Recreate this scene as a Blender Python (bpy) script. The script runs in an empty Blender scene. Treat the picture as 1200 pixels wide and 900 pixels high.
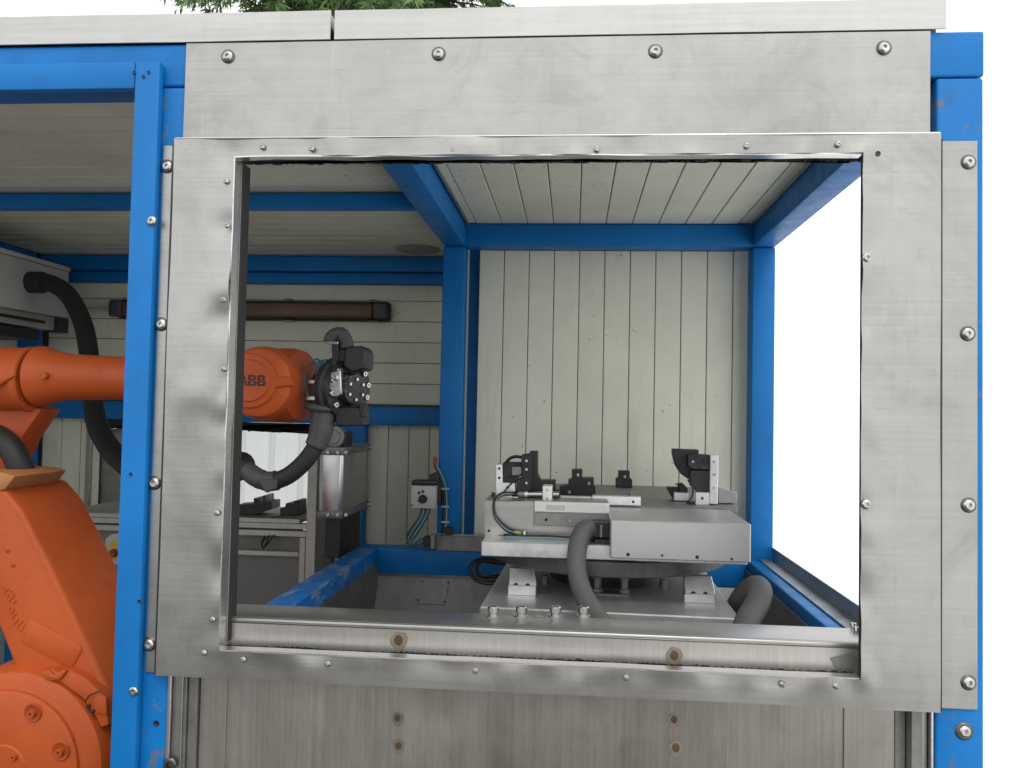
import bpy, bmesh, math, random
from mathutils import Vector, Matrix, noise
random.seed(7)
S = bpy.context.scene
COL = S.collection

# ------------------------------------------------------------------ camera
F_PX, YAW, PITCH, ROLL = 928.33, math.radians(4.451), math.radians(1.976), math.radians(1.1427)
CAM = Vector((0, -1.75, 1.75))
fwd = Vector((-math.sin(YAW) * math.cos(PITCH), math.cos(YAW) * math.cos(PITCH), math.sin(PITCH)))
rgt = Vector((math.cos(YAW), math.sin(YAW), 0))
up_ = rgt.cross(fwd)
R2 = rgt * math.cos(ROLL) + up_ * math.sin(ROLL)
U2 = -rgt * math.sin(ROLL) + up_ * math.cos(ROLL)
cd = bpy.data.cameras.new('camera')
cam = bpy.data.objects.new('camera', cd)
COL.objects.link(cam)
cd.sensor_width = 36
cd.lens = 36 * F_PX / 1200
cd.clip_start = 0.02
cd.clip_end = 5000
cam.matrix_world = Matrix(((R2.x, U2.x, -fwd.x, CAM.x), (R2.y, U2.y, -fwd.y, CAM.y), (R2.z, U2.z, -fwd.z, CAM.z), (0, 0, 0, 1)))
S.camera = cam

# ------------------------------------------------------------------ sky, sun, exposure
SUN_EL, SUN_AZ = math.radians(52), math.radians(160)   # azimuth from +Y towards +X
w = bpy.data.worlds.new('World')
S.world = w
w.use_nodes = True
nt = w.node_tree
nt.nodes.clear()
sky = nt.nodes.new('ShaderNodeTexSky')
sky.sky_type = 'NISHITA'
sky.sun_disc = False
sky.sun_elevation = SUN_EL
sky.sun_rotation = SUN_AZ
sky.air_density = 1.0
sky.dust_density = 4.0
mixc = nt.nodes.new('ShaderNodeMix')
mixc.data_type = 'RGBA'
mixc.inputs[0].default_value = 0.90           # closed cloud deck over the sky
mixc.inputs[7].default_value = (12.2, 12.4, 12.6, 1)
nt.links.new(sky.outputs[0], mixc.inputs[6])
bg = nt.nodes.new('ShaderNodeBackground')
bg.inputs[1].default_value = 0.11
nt.links.new(mixc.outputs[2], bg.inputs[0])
wo = nt.nodes.new('ShaderNodeOutputWorld')
nt.links.new(bg.outputs[0], wo.inputs[0])
sd = bpy.data.lights.new('sun', 'SUN')
sd.energy = 0.7
sd.angle = math.radians(25)
sd.color = (1.0, 0.97, 0.92)
sun = bpy.data.objects.new('sun', sd)
COL.objects.link(sun)
sdir = Vector((math.sin(SUN_AZ) * math.cos(SUN_EL), math.cos(SUN_AZ) * math.cos(SUN_EL), math.sin(SUN_EL)))
sun.rotation_euler = (-sdir).to_track_quat('-Z', 'Y').to_euler()
sun.location = (2, -4, 8)
S.view_settings.view_transform = 'Standard'
S.view_settings.look = 'None'
S.view_settings.exposure = 0.30
S.view_settings.gamma = 1.0
S.view_settings.use_curve_mapping = False
S.render.engine = 'CYCLES'
S.cycles.max_bounces = 10
S.cycles.diffuse_bounces = 6
S.cycles.glossy_bounces = 5
S.cycles.use_denoising = True

# ------------------------------------------------------------------ survey helper: photo measurement + distance -> place
def U(px, py, Y):
    d = R2 * ((px - 600) / F_PX) - U2 * ((py - 450) / F_PX) + fwd
    return CAM + d * ((Y - CAM.y) / d.y)
def UZ(px, py, Z):
    d = R2 * ((px - 600) / F_PX) - U2 * ((py - 450) / F_PX) + fwd
    return CAM + d * ((Z - CAM.z) / d.z)

# ------------------------------------------------------------------ materials
def nodes_of(m):
    m.use_nodes = True
    t = m.node_tree
    b = t.nodes['Principled BSDF']
    return t, b
def add(t, kind, **kw):
    n = t.nodes.new(kind)
    for k, v in kw.items():
        setattr(n, k, v)
    return n
def noise_tex(t, scale, detail=4, rough=0.6, src=None):
    n = add(t, 'ShaderNodeTexNoise')
    n.inputs['Scale'].default_value = scale
    n.inputs['Detail'].default_value = detail
    n.inputs['Roughness'].default_value = rough
    if src: t.links.new(src, n.inputs['Vector'])
    return n
def ramp(t, fac, stops):
    r = add(t, 'ShaderNodeValToRGB')
    el = r.color_ramp.elements
    while len(el) < len(stops): el.new(0.5)
    for e, (p, c) in zip(el, stops):
        e.position = p
        e.color = c if len(c) == 4 else (*c, 1)
    t.links.new(fac, r.inputs[0])
    return r
def mul(t, a, b, fac=1.0, mode='MULTIPLY'):
    m = add(t, 'ShaderNodeMix', data_type='RGBA', blend_type=mode)
    if isinstance(fac, float): m.inputs[0].default_value = fac
    else: t.links.new(fac, m.inputs[0])
    for s, v in ((6, a), (7, b)):
        if isinstance(v, tuple): m.inputs[s].default_value = (*v, 1) if len(v) == 3 else v
        else: t.links.new(v, m.inputs[s])
    return m.outputs[2]
def mapping(t, src, scale):
    m = add(t, 'ShaderNodeMapping')
    m.inputs['Scale'].default_value = scale
    t.links.new(src, m.inputs['Vector'])
    return m.outputs[0]
def g(v): return (v, v, v)

def m_metal(name, base, rough=0.4, brush=(3, 3, 160), blotch=3.0, blo=0.72, bhi=1.12, metallic=0.9, bump=0.06, grime=0.0, grime_col=(0.10, 0.085, 0.065), streak=0.14, scratch=0.0, mottle=0.0):
    m = bpy.data.materials.new(name)
    t, b = nodes_of(m)
    geo = add(t, 'ShaderNodeNewGeometry')
    P = geo.outputs['Position']
    n1 = noise_tex(t, 1.0, 3, 0.7, mapping(t, P, brush))
    n2 = noise_tex(t, blotch, 5, 0.62, P)
    n3 = noise_tex(t, 26, 6, 0.7, P)
    c1 = ramp(t, n1.outputs[0], [(0.25, g(1 - streak)), (0.75, g(1 + streak * .5))])
    c2 = ramp(t, n2.outputs[0], [(0.28, g(blo)), (0.72, g(bhi))])
    c3 = ramp(t, n3.outputs[0], [(0.33, g(0.95)), (0.5, g(1.0))])
    col = mul(t, mul(t, mul(t, tuple(base), c1.outputs[0]), c2.outputs[0]), c3.outputs[0])
    if mottle > 0:
        nm = noise_tex(t, 4.2, 6, 0.66, P)
        nm.inputs['Distortion'].default_value = 1.4
        col = mul(t, col, ramp(t, nm.outputs[0], [(0.30, g(1 - mottle)), (0.47, g(1.0)), (0.72, g(1 + mottle * .25))]).outputs[0])
        nv = noise_tex(t, 1.0, 5, 0.7, mapping(t, P, (26, 26, 1.3)))
        col = mul(t, col, ramp(t, nv.outputs[0], [(0.28, g(1 - mottle * .55)), (0.42, g(1.0))]).outputs[0])
    if scratch > 0:
        for rot, sc in ((.5, (2.0, 2.0, 60)), (-.35, (70, 70, 3.0)), (1.2, (3.0, 3.0, 80))):
            mp = add(t, 'ShaderNodeMapping')
            mp.inputs['Rotation'].default_value = (0, rot, 0)
            mp.inputs['Scale'].default_value = sc
            t.links.new(P, mp.inputs['Vector'])
            ns = noise_tex(t, 1.0, 2, 0.5, mp.outputs[0])
            msk = noise_tex(t, 6.0, 2, 0.5, P)
            fs = mul(t, ramp(t, ns.outputs[0], [(0.695, g(0)), (0.705, g(scratch)), (0.73, g(scratch)), (0.74, g(0))]).outputs[0], ramp(t, msk.outputs[0], [(0.5, g(0)), (0.6, g(1))]).outputs[0])
            col = mul(t, col, (0.12, 0.115, 0.105) if rot > 0 else (0.62, 0.61, 0.58), fs, 'MIX')
    if grime > 0:
        ng = noise_tex(t, 1.0, 6, 0.75, mapping(t, P, (14, 14, 2.2)))
        fg = ramp(t, ng.outputs[0], [(0.50, g(0)), (0.78, g(grime))])
        col = mul(t, col, grime_col, fg.outputs[0], 'MIX')
    t.links.new(col, b.inputs['Base Color'])
    b.inputs['Metallic'].default_value = metallic
    rr = ramp(t, n2.outputs[0], [(0.3, g(max(0.05, rough - 0.07))), (0.7, g(rough + 0.10))])
    t.links.new(rr.outputs[0], b.inputs['Roughness'])
    bp = add(t, 'ShaderNodeBump')
    bp.inputs['Strength'].default_value = bump
    bp.inputs['Distance'].default_value = 0.004
    t.links.new(n1.outputs[0], bp.inputs['Height'])
    t.links.new(bp.outputs[0], b.inputs['Normal'])
    return m

def m_paint(name, base, rough=0.4, var=0.16, wear=0.0, wear_col=(0.33, 0.36, 0.40), dirt=0.25, dirt_col=(0.05, 0.045, 0.04), bump=0.05, spec=0.5, peel=240.0, rand=0.0, metallic=0.0):
    m = bpy.data.materials.new(name)
    t, b = nodes_of(m)
    geo = add(t, 'ShaderNodeNewGeometry')
    P = geo.outputs['Position']
    n1 = noise_tex(t, 2.4, 5, 0.6, P)
    n2 = noise_tex(t, 17, 6, 0.72, P)
    c1 = ramp(t, n1.outputs[0], [(0.3, g(1 - var)), (0.7, g(1 + var * .4))])
    col = mul(t, tuple(base), c1.outputs[0])
    if rand > 0:
        oi = add(t, 'ShaderNodeObjectInfo')
        cr = ramp(t, oi.outputs['Random'], [(0, g(1 - rand)), (1, g(1 + rand * .3))])
        col = mul(t, col, cr.outputs[0])
    fd = ramp(t, n2.outputs[0], [(0.55, g(0)), (0.80, g(dirt))])
    col = mul(t, col, dirt_col, fd.outputs[0], 'MIX')
    if wear > 0:
        nw = noise_tex(t, 1.0, 8, 0.75, mapping(t, P, (22, 9, 22)))
        fw = ramp(t, nw.outputs[0], [(0.66 - wear * 0.2, g(0)), (0.70 - wear * 0.18, g(0.9))])
        col = mul(t, col, wear_col, fw.outputs[0], 'MIX')
    t.links.new(col, b.inputs['Base Color'])
    b.inputs['Specular IOR Level'].default_value = spec
    b.inputs['Metallic'].default_value = metallic
    rr = ramp(t, n2.outputs[0], [(0.3, g(max(0.05, rough - 0.08))), (0.75, g(min(1, rough + 0.2)))])
    t.links.new(rr.outputs[0], b.inputs['Roughness'])
    n4 = noise_tex(t, peel, 2, 0.5, P)
    bp = add(t, 'ShaderNodeBump')
    bp.inputs['Strength'].default_value = bump
    bp.inputs['Distance'].default_value = 0.003
    t.links.new(n4.outputs[0], bp.inputs['Height'])
    t.links.new(bp.outputs[0], b.inputs['Normal'])
    return m

def m_panel(name, base):
    m = bpy.data.materials.new(name)
    t, b = nodes_of(m)
    geo = add(t, 'ShaderNodeNewGeometry')
    P = geo.outputs['Position']
    n1 = noise_tex(t, 1.7, 5, 0.65, P)
    n2 = noise_tex(t, 1.0, 5, 0.7, mapping(t, P, (9, 9, 1.6)))
    oi = add(t, 'ShaderNodeObjectInfo')
    col = mul(t, tuple(base), ramp(t, n1.outputs[0], [(0.3, g(0.84)), (0.7, g(1.04))]).outputs[0])
    col = mul(t, col, ramp(t, oi.outputs['Random'], [(0, g(0.93)), (1, g(1.0))]).outputs[0])
    col = mul(t, col, (0.20, 0.17, 0.12), ramp(t, n2.outputs[0], [(0.55, g(0)), (0.88, g(0.32))]).outputs[0], 'MIX')
    v = add(t, 'ShaderNodeTexVoronoi')
    v.inputs['Scale'].default_value = 26
    t.links.new(P, v.inputs['Vector'])
    n3 = noise_tex(t, 3.2, 2, 0.5, P)
    spot = ramp(t, v.outputs['Distance'], [(0.08, g(1)), (0.13, g(0))])
    area = ramp(t, n3.outputs[0], [(0.55, g(0)), (0.63, g(0.8))])
    sp = mul(t, spot.outputs[0], area.outputs[0])
    col = mul(t, col, (0.045, 0.035, 0.025), sp, 'MIX')
    t.links.new(col, b.inputs['Base Color'])
    b.inputs['Roughness'].default_value = 0.5
    b.inputs['Specular IOR Level'].default_value = 0.35
    return m

STEEL = m_metal('stainless_sheet', (0.385, 0.376, 0.355), 0.32, (2.0, 2.0, 150), 1.9, 0.80, 1.10, 0.86, 0.05, 0.14, (0.20, 0.175, 0.14), 0.09, 0.18, 0.16)
STEEL_V = m_metal('stainless_brushed_vertical', (0.42, 0.395, 0.355), 0.38, (130, 130, 1.2), 1.6, 0.84, 1.08, 0.84, 0.05, 0.45, (0.16, 0.125, 0.085), 0.18, 0.15, 0.15)
PLATE = m_metal('ground_plate', (0.70, 0.70, 0.69), 0.42, (30, 3, 30), 4.0, 0.82, 1.06, 0.7, 0.03, 0.12)
STEEL_C = m_metal('satin_cover', (0.56, 0.55, 0.535), 0.42, (3, 2, 90), 2.0, 0.93, 1.04, 0.8, 0.0, 0.0, streak=0.05)
STEEL_S = m_metal('lit_sill_sheet', (0.54, 0.52, 0.485), 0.36, (110, 110, 1.5), 2.0, 0.86, 1.06, 0.84, 0.03, 0.15, (0.20, 0.16, 0.12), 0.12)  # paler door steel, the sill's reflected light put into the colour
RING = m_metal('dark_cast_ring', (0.16, 0.155, 0.15), 0.5, (30, 30, 4), 7.0, 0.5, 1.3, 0.7, 0.03, 0.35)
STEEL_P = m_metal('pan_sheet', (0.36, 0.35, 0.335), 0.58, (20, 4, 20), 3.0, 0.7, 1.1, 0.5, 0.04, 0.3)
STEEL_D = m_metal('dull_steel', (0.30, 0.29, 0.275), 0.5, (40, 6, 40), 4.0, 0.62, 1.15, 0.75, 0.05, 0.35)
STEEL_B = m_metal('bright_steel', (0.66, 0.65, 0.64), 0.28, (4, 2, 120), 2.0, 0.9, 1.05, 0.9, 0.02, 0.0)
ALU = m_metal('milled_aluminium', (0.80, 0.80, 0.79), 0.36, (60, 8, 60), 6.0, 0.82, 1.08, 0.75, 0.03, 0.06)
ALU_D = m_metal('aluminium_profile', (0.52, 0.50, 0.47), 0.45, (30, 30, 30), 4.0, 0.78, 1.08, 0.7, 0.02, 0.15)
ZINC = m_metal('galvanised_angle', (0.36, 0.39, 0.43), 0.42, (10, 4, 10), 9.0, 0.6, 1.15, 0.8, 0.03, 0.2)
SCREW = m_metal('screw_steel', (0.55, 0.54, 0.51), 0.28, (50, 50, 50), 30, 0.7, 1.1, 1.0, 0.0)
FASCIA = m_metal('roof_edge_sheet', (0.52, 0.515, 0.495), 0.5, (2, 2, 60), 1.6, 0.88, 1.05, 0.45, 0.04, 0.10)
BLUE = m_paint('blue_paint', (0.004, 0.160, 0.470), 0.42, 0.20, 0.10, (0.10, 0.12, 0.14), dirt=0.28, spec=0.25)
BLUE_W = m_paint('blue_paint_worn', (0.006, 0.165, 0.53), 0.38, 0.14, 0.72, (0.24, 0.33, 0.45), dirt=0.3, spec=0.3)
BLUE_C = m_paint('blue_paint_chipped', (0.004, 0.160, 0.470), 0.42, 0.20, 0.42, (0.15, 0.125, 0.10), dirt=0.35, spec=0.25)
ORANGE = m_paint('robot_orange', (0.48, 0.086, 0.017), 0.40, 0.20, 0.0, dirt=0.28, dirt_col=(0.10, 0.04, 0.02), bump=0.16, spec=0.3, peel=120)
ORANGE_D = m_paint('robot_orange_shoulder', (0.38, 0.064, 0.013), 0.45, 0.22, 0.0, dirt=0.35, dirt_col=(0.08, 0.03, 0.02), spec=0.3)
TAN = m_paint('faded_orange_casting', (0.40, 0.16, 0.05), 0.5, 0.12, 0.0, dirt=0.2)
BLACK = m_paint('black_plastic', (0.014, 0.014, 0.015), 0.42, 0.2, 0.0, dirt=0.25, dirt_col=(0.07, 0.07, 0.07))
ANTHR = m_paint('black_anodised', (0.020, 0.0205, 0.022), 0.45, 0.3, 0.32, (0.12, 0.12, 0.12), dirt=0.4, dirt_col=(0.06, 0.06, 0.06), spec=0.4)
RUBBER = m_paint('hose_rubber_black', (0.017, 0.017, 0.018), 0.55, 0.25, 0.0, dirt=0.4, dirt_col=(0.07, 0.068, 0.064))
HOSE_G = m_paint('hose_grey', (0.105, 0.105, 0.10), 0.62, 0.25, 0.0, dirt=0.5, dirt_col=(0.19, 0.185, 0.175))
TAPE = m_paint('grey_tape', (0.060, 0.063, 0.064), 0.5, 0.3, 0.0, dirt=0.4, bump=0.3, peel=90)
BRUSHM = m_paint('brush_bristle', (0.018, 0.017, 0.016), 0.8, 0.3, 0.0, dirt=0.3)
CAB = m_paint('cabinet_grey', (0.46, 0.46, 0.44), 0.5, 0.1, 0.0, dirt=0.25)
GREYP = m_paint('grey_plastic', (0.48, 0.48, 0.47), 0.45, 0.1, 0.0, dirt=0.2)
BROWN = m_paint('stained_lens', (0.17, 0.085, 0.055), 0.4, 0.45, 0.0, dirt=0.7, dirt_col=(0.05, 0.03, 0.02))
RUST = m_paint('rusty_spot', (0.085, 0.052, 0.028), 0.8, 0.5, 0.0, dirt=0.7, dirt_col=(0.03, 0.02, 0.012))
STAIN = m_paint('heat_stain', (0.27, 0.225, 0.17), 0.55, 0.4, 0.0, dirt=0.5, dirt_col=(0.12, 0.08, 0.05), metallic=0.6)
PATCH = m_paint('brown_patch', (0.58, 0.47, 0.42), 0.85, 0.5, 0.0, dirt=0.8, dirt_col=(0.5, 0.42, 0.37))
TEAL = m_paint('teal_tube', (0.015, 0.075, 0.10), 0.35, 0.2)
TEAL_L = m_paint('pale_teal_tube', (0.16, 0.30, 0.33), 0.35, 0.2)
WHITE = m_paint('white_strap', (0.7, 0.7, 0.68), 0.5, 0.1)
YELLOW = m_paint('yellow_plate', (0.65, 0.42, 0.05), 0.5, 0.1)
RED = m_paint('red_button', (0.35, 0.03, 0.02), 0.4, 0.1)
PANEL = m_panel('cream_panel', (0.77, 0.765, 0.635))
GAP = m_paint('panel_joint', (0.10, 0.095, 0.085), 0.8, 0.2)
FENCE = m_paint('white_fence_sheet', (0.47, 0.48, 0.48), 0.5, 0.05, dirt=0.05)
BENCHP = m_paint('grey_bench_sheet', (0.20, 0.19, 0.18), 0.55, 0.12)
BARK = m_paint('bark', (0.06, 0.045, 0.035), 0.9, 0.4)

def m_needles(name, a, b_):
    m = bpy.data.materials.new(name)
    t, b = nodes_of(m)
    geo = add(t, 'ShaderNodeNewGeometry')
    n = noise_tex(t, 1.6, 4, 0.7, geo.outputs['Position'])
    r = ramp(t, n.outputs[0], [(0.35, a), (0.65, b_)])
    t.links.new(r.outputs[0], b.inputs['Base Color'])
    b.inputs['Roughness'].default_value = 0.6
    return m
NEEDLE = m_needles('spruce_needles', (0.045, 0.090, 0.028), (0.15, 0.24, 0.065))
def m_ground():
    m = bpy.data.materials.new('pale_concrete_yard')
    t, b = nodes_of(m)
    geo = add(t, 'ShaderNodeNewGeometry')
    n = noise_tex(t, 0.8, 6, 0.6, geo.outputs['Position'])
    r = ramp(t, n.outputs[0], [(0.3, (0.80, 0.80, 0.79)), (0.7, (0.86, 0.86, 0.85))])
    t.links.new(r.outputs[0], b.inputs['Base Color'])
    b.inputs['Roughness'].default_value = 0.9
    return m
GROUND = m_ground()
BOUNCE_CUT_ASPHALT = m_paint('bounce_cut_asphalt', (0.10, 0.098, 0.095), 0.85, 0.25, dirt=0.3)

# ------------------------------------------------------------------ object helpers
ORG = {}
def empty(name, loc, label=None, cat=None, group=None, parent=None):
    o = bpy.data.objects.new(name, None)
    COL.objects.link(o)
    o.empty_display_size = 0.1
    loc = Vector(loc)
    ORG[o.name] = loc
    if parent:
        o.parent = parent
        o.location = loc - ORG[parent.name]
    else:
        o.location = loc
    tag(o, label, cat, group)
    return o
def tag(o, label=None, cat=None, group=None, kind=None):
    if label: o['label'] = label
    if cat: o['category'] = cat
    if group: o['group'] = group
    if kind: o['kind'] = kind
    return o
def obj(name, bm, mat, parent=None, smooth=False, auto=None):
    bmesh.ops.recalc_face_normals(bm, faces=bm.faces)
    c = Vector((0, 0, 0))
    vs = [v.co for v in bm.verts]
    lo = Vector([min(v[i] for v in vs) for i in range(3)])
    hi = Vector([max(v[i] for v in vs) for i in range(3)])
    c = (lo + hi) / 2
    bmesh.ops.translate(bm, verts=bm.verts, vec=-c)
    me = bpy.data.meshes.new(name)
    bm.to_mesh(me)
    bm.free()
    if smooth or auto:
        for p in me.polygons: p.use_smooth = True
    if auto:
        me.set_sharp_from_angle(angle=math.radians(auto))
    me.materials.append(mat)
    return place(name, me, c, parent)
def place(name, me, c, parent=None):
    o = bpy.data.objects.new(name, me)
    COL.objects.link(o)
    ORG[o.name] = Vector(c)
    if parent:
        o.parent = parent
        o.location = Vector(c) - ORG[parent.name]
    else:
        o.location = c
    return o
def bm_box(bm, x0, x1, y0, y1, z0, z1):
    x0, x1 = min(x0, x1), max(x0, x1); y0, y1 = min(y0, y1), max(y0, y1); z0, z1 = min(z0, z1), max(z0, z1)
    v = [bm.verts.new((x, y, z)) for x in (x0, x1) for y in (y0, y1) for z in (z0, z1)]
    for f in ((0, 1, 3, 2), (4, 6, 7, 5), (0, 4, 5, 1), (2, 3, 7, 6), (0, 2, 6, 4), (1, 5, 7, 3)):
        bm.faces.new([v[i] for i in f])
    return v
def bevel_all(bm, w_, seg=1, ang=30):
    if w_ <= 0: return
    bm.normal_update()
    es = [e for e in bm.edges if len(e.link_faces) == 2 and e.calc_face_angle(0) > math.radians(ang)]
    bmesh.ops.bevel(bm, geom=es, offset=w_, segments=seg, profile=0.5, affect='EDGES', clamp_overlap=True)
def box(name, x0, x1, y0, y1, z0, z1, mat, parent=None, bev=0.002, seg=1):
    bm = bmesh.new()
    bm_box(bm, x0, x1, y0, y1, z0, z1)
    bevel_all(bm, bev, seg)
    return obj(name, bm, mat, parent, auto=40 if seg > 1 else None)
def pb(name, px0, py0, px1, py1, Y, dep, mat, parent=None, bev=0.002, seg=1):
    xm, ym = (px0 + px1) / 2, (py0 + py1) / 2
    return box(name, U(px0, ym, Y).x, U(px1, ym, Y).x, Y, Y + dep, U(xm, py1, Y).z, U(xm, py0, Y).z, mat, parent, bev, seg)
def prism(name, pts, Y, dep, mat, parent=None, bev=0.003, seg=1, world=False):
    bm = bmesh.new()
    P = [(p[0], p[1]) if world else (U(p[0], p[1], Y).x, U(p[0], p[1], Y).z) for p in pts]
    a = [bm.verts.new((x, Y, z)) for x, z in P]
    b = [bm.verts.new((x, Y + dep, z)) for x, z in P]
    bm.faces.new(a); bm.faces.new(b[::-1])
    n = len(P)
    for i in range(n): bm.faces.new((a[i], b[i], b[(i + 1) % n], a[(i + 1) % n]))
    bmesh.ops.recalc_face_normals(bm, faces=bm.faces)
    bevel_all(bm, bev, seg, 20)
    return obj(name, bm, mat, parent, auto=35)
def bm_lathe(bm, prof, origin, axis, n=24):
    ax = Vector(axis).normalized()
    u = ax.orthogonal().normalized(); v = ax.cross(u)
    origin = Vector(origin)
    rings = []
    for r, h in prof:
        if r < 1e-6: rings.append([bm.verts.new(origin + ax * h)])
        else: rings.append([bm.verts.new(origin + ax * h + (u * math.cos(2 * math.pi * k / n) + v * math.sin(2 * math.pi * k / n)) * r) for k in range(n)])
    for A, B in zip(rings, rings[1:]):
        for k in range(n):
            k2 = (k + 1) % n
            if len(A) == 1 and len(B) == 1: continue
            if len(A) == 1: bm.faces.new((A[0], B[k], B[k2]))
            elif len(B) == 1: bm.faces.new((A[k], B[0], A[k2]))
            else: bm.faces.new((A[k], B[k], B[k2], A[k2]))
def lathe(name, prof, origin, axis, mat, parent=None, n=24, auto=35):
    bm = bmesh.new()
    bm_lathe(bm, prof, origin, axis, n)
    return obj(name, bm, mat, parent, auto=auto)
def cyl(name, a, b, r, mat, parent=None, n=20, bev=0.0):
    a, b = Vector(a), Vector(b)
    L = (b - a).length
    e = min(bev, r * .5)
    pr = [(0, 0), (r - e, 0), (r, e), (r, L - e), (r - e, L), (0, L)] if e > 0 else [(0, 0), (r, 0), (r, L), (0, L)]
    return lathe(name, pr, a, b - a, mat, parent, n)
def catmull(pts, step=0.01):
    P = [Vector(p) for p in pts]
    P = [P[0] * 2 - P[1]] + P + [P[-1] * 2 - P[-2]]
    out = []
    for i in range(1, len(P) - 2):
        p0, p1, p2, p3 = P[i - 1:i + 3]
        n = max(2, int((p2 - p1).length / step))
        for k in range(n):
            t = k / n
            out.append(0.5 * ((2 * p1) + (-p0 + p2) * t + (2 * p0 - 5 * p1 + 4 * p2 - p3) * t * t + (-p0 + 3 * p1 - 3 * p2 + p3) * t ** 3))
    out.append(P[-2])
    return out
def bm_tube(bm, path, rad, n=10, cap=True):
    T0 = None
    rings = []
    N = None
    for i, p in enumerate(path):
        t = (path[min(i + 1, len(path) - 1)] - path[max(i - 1, 0)]).normalized()
        if N is None: N = t.orthogonal().normalized()
        else:
            N = (N - t * N.dot(t))
            N = N.normalized() if N.length > 1e-6 else t.orthogonal().normalized()
        B = t.cross(N)
        r = rad(i) if callable(rad) else rad
        rings.append([bm.verts.new(p + (N * math.cos(2 * math.pi * k / n) + B * math.sin(2 * math.pi * k / n)) * r) for k in range(n)])
    for A, B in zip(rings, rings[1:]):
        for k in range(n): bm.faces.new((A[k], A[(k + 1) % n], B[(k + 1) % n], B[k]))
    if cap:
        bm.faces.new(rings[0][::-1]); bm.faces.new(rings[-1])
def tube(name, pts, r, mat, parent=None, n=10, step=0.012, ribs=0.0, pitch=0.008):
    bm = bmesh.new()
    if ribs > 0:
        path = catmull(pts, pitch / 4)
        bm_tube(bm, path, lambda i: r * (1 + ribs * (0, .7, 1, .7)[i % 4]) - r * ribs * .5, max(n, 14))
    else:
        bm_tube(bm, catmull(pts, step), r, n)
    return obj(name, bm, mat, parent, smooth=True)
def sheet(name, x0, x1, z0, z1, Y, mat, parent, hole=None, nx=70, nz=50, amp=0.0015, thick=0.003, seed=0.0, edge=0.0, extra=None):
    """dented sheet metal plate in the x-z plane; hole = (hx0,hx1,hz0,hz1)"""
    def cuts(a, b, n, marks):
        s = [a + (b - a) * i / n for i in range(n + 1)]
        for mk in marks:
            k = min(range(1, n), key=lambda i: abs(s[i] - mk))
            s[k] = mk
        return s
    xs = cuts(x0, x1, nx, hole[:2] if hole else ())
    zs = cuts(z0, z1, nz, hole[2:] if hole else ())
    bm = bmesh.new()
    V = {}
    def vert(i, j):
        if (i, j) not in V:
            x, z = xs[i], zs[j]
            d = amp * noise.noise(Vector((x * 2.3 + seed, z * 2.3, 1.7))) + amp * .6 * noise.noise(Vector((x * 7 + seed, z * 7, 5.1)))
            if hole and edge > 0:
                ex = min(abs(x - hole[0]), abs(x - hole[1])) if hole[2] - .02 < z < hole[3] + .02 else 9
                ez = min(abs(z - hole[2]), abs(z - hole[3])) if hole[0] - .02 < x < hole[1] + .02 else 9
                e = min(ex, ez)
                d += edge * max(0, 1 - e / 0.035) * noise.noise(Vector((x * 16, z * 16, 3.3 + seed)))
            if extra: d += extra(x, z)
            V[(i, j)] = bm.verts.new((x, Y + d, z))
        return V[(i, j)]
    for i in range(len(xs) - 1):
        for j in range(len(zs) - 1):
            cx, cz = (xs[i] + xs[i + 1]) / 2, (zs[j] + zs[j + 1]) / 2
            if hole and hole[0] < cx < hole[1] and hole[2] < cz < hole[3]: continue
            bm.faces.new((vert(i, j), vert(i + 1, j), vert(i + 1, j + 1), vert(i, j + 1)))
    r = bmesh.ops.extrude_face_region(bm, geom=list(bm.faces))
    bmesh.ops.translate(bm, verts=[v for v in r['geom'] if isinstance(v, bmesh.types.BMVert)], vec=(0, thick, 0))
    return obj(name, bm, mat, parent, auto=40)

WASH = m_metal('dark_washer', (0.16, 0.155, 0.15), 0.4, (50, 50, 50), 30, 0.7, 1.1, 0.9, 0.0)
# shared fastener meshes (axis towards -y)
def mesh_of(name, build, mat, auto=35):
    bm = bmesh.new(); build(bm)
    bmesh.ops.recalc_face_normals(bm, faces=bm.faces)
    me = bpy.data.meshes.new(name); bm.to_mesh(me); bm.free()
    for p in me.polygons: p.use_smooth = True
    me.set_sharp_from_angle(angle=math.radians(auto))
    me.materials.append(mat)
    return me
BUTTON = mesh_of('button_screw', lambda bm: bm_lathe(bm, [(0, -.001), (.0045, -.001), (.0048, -.006), (.0075, -.0062), (.0115, -.0035), (.0125, 0), (.0125, .002), (0, .002)], (0, 0, 0), (0, 1, 0), 18), SCREW)
WASHER = mesh_of('washer', lambda bm: bm_lathe(bm, [(.009, -.0035), (.0135, -.003), (.0165, 0), (.0165, .002), (0, .002)], (0, 0, 0), (0, 1, 0), 18), WASH)
RIVET = mesh_of('rivet', lambda bm: bm_lathe(bm, [(0, -.001), (.0022, -.001), (.0026, -.0045), (.0045, -.0042), (.0068, -.001), (.0068, .001), (0, .001)], (0, 0, 0), (0, 1, 0), 14), SCREW)
HOLE = mesh_of('hole', lambda bm: bm_lathe(bm, [(0, -.0004), (.004, -.0004), (.0052, -.0012), (.006, 0), (.006, .001), (0, .001)], (0, 0, 0), (0, 1, 0), 12), BLACK)
SOCKET = mesh_of('cap_screw', lambda bm: bm_lathe(bm, [(0, .004), (.003, .004), (.003, .010), (.0058, .010), (.0064, .009), (.0064, 0), (0, 0)], (0, 0, 0), (0, 0, 1), 14), SCREW)
def fast(me, px, py, Y, parent, name=None, s=1.0):
    p = U(px, py, Y)
    o = place(name or me.name, me, p, parent)
    o.scale = (s, s, s)
    return o

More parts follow.
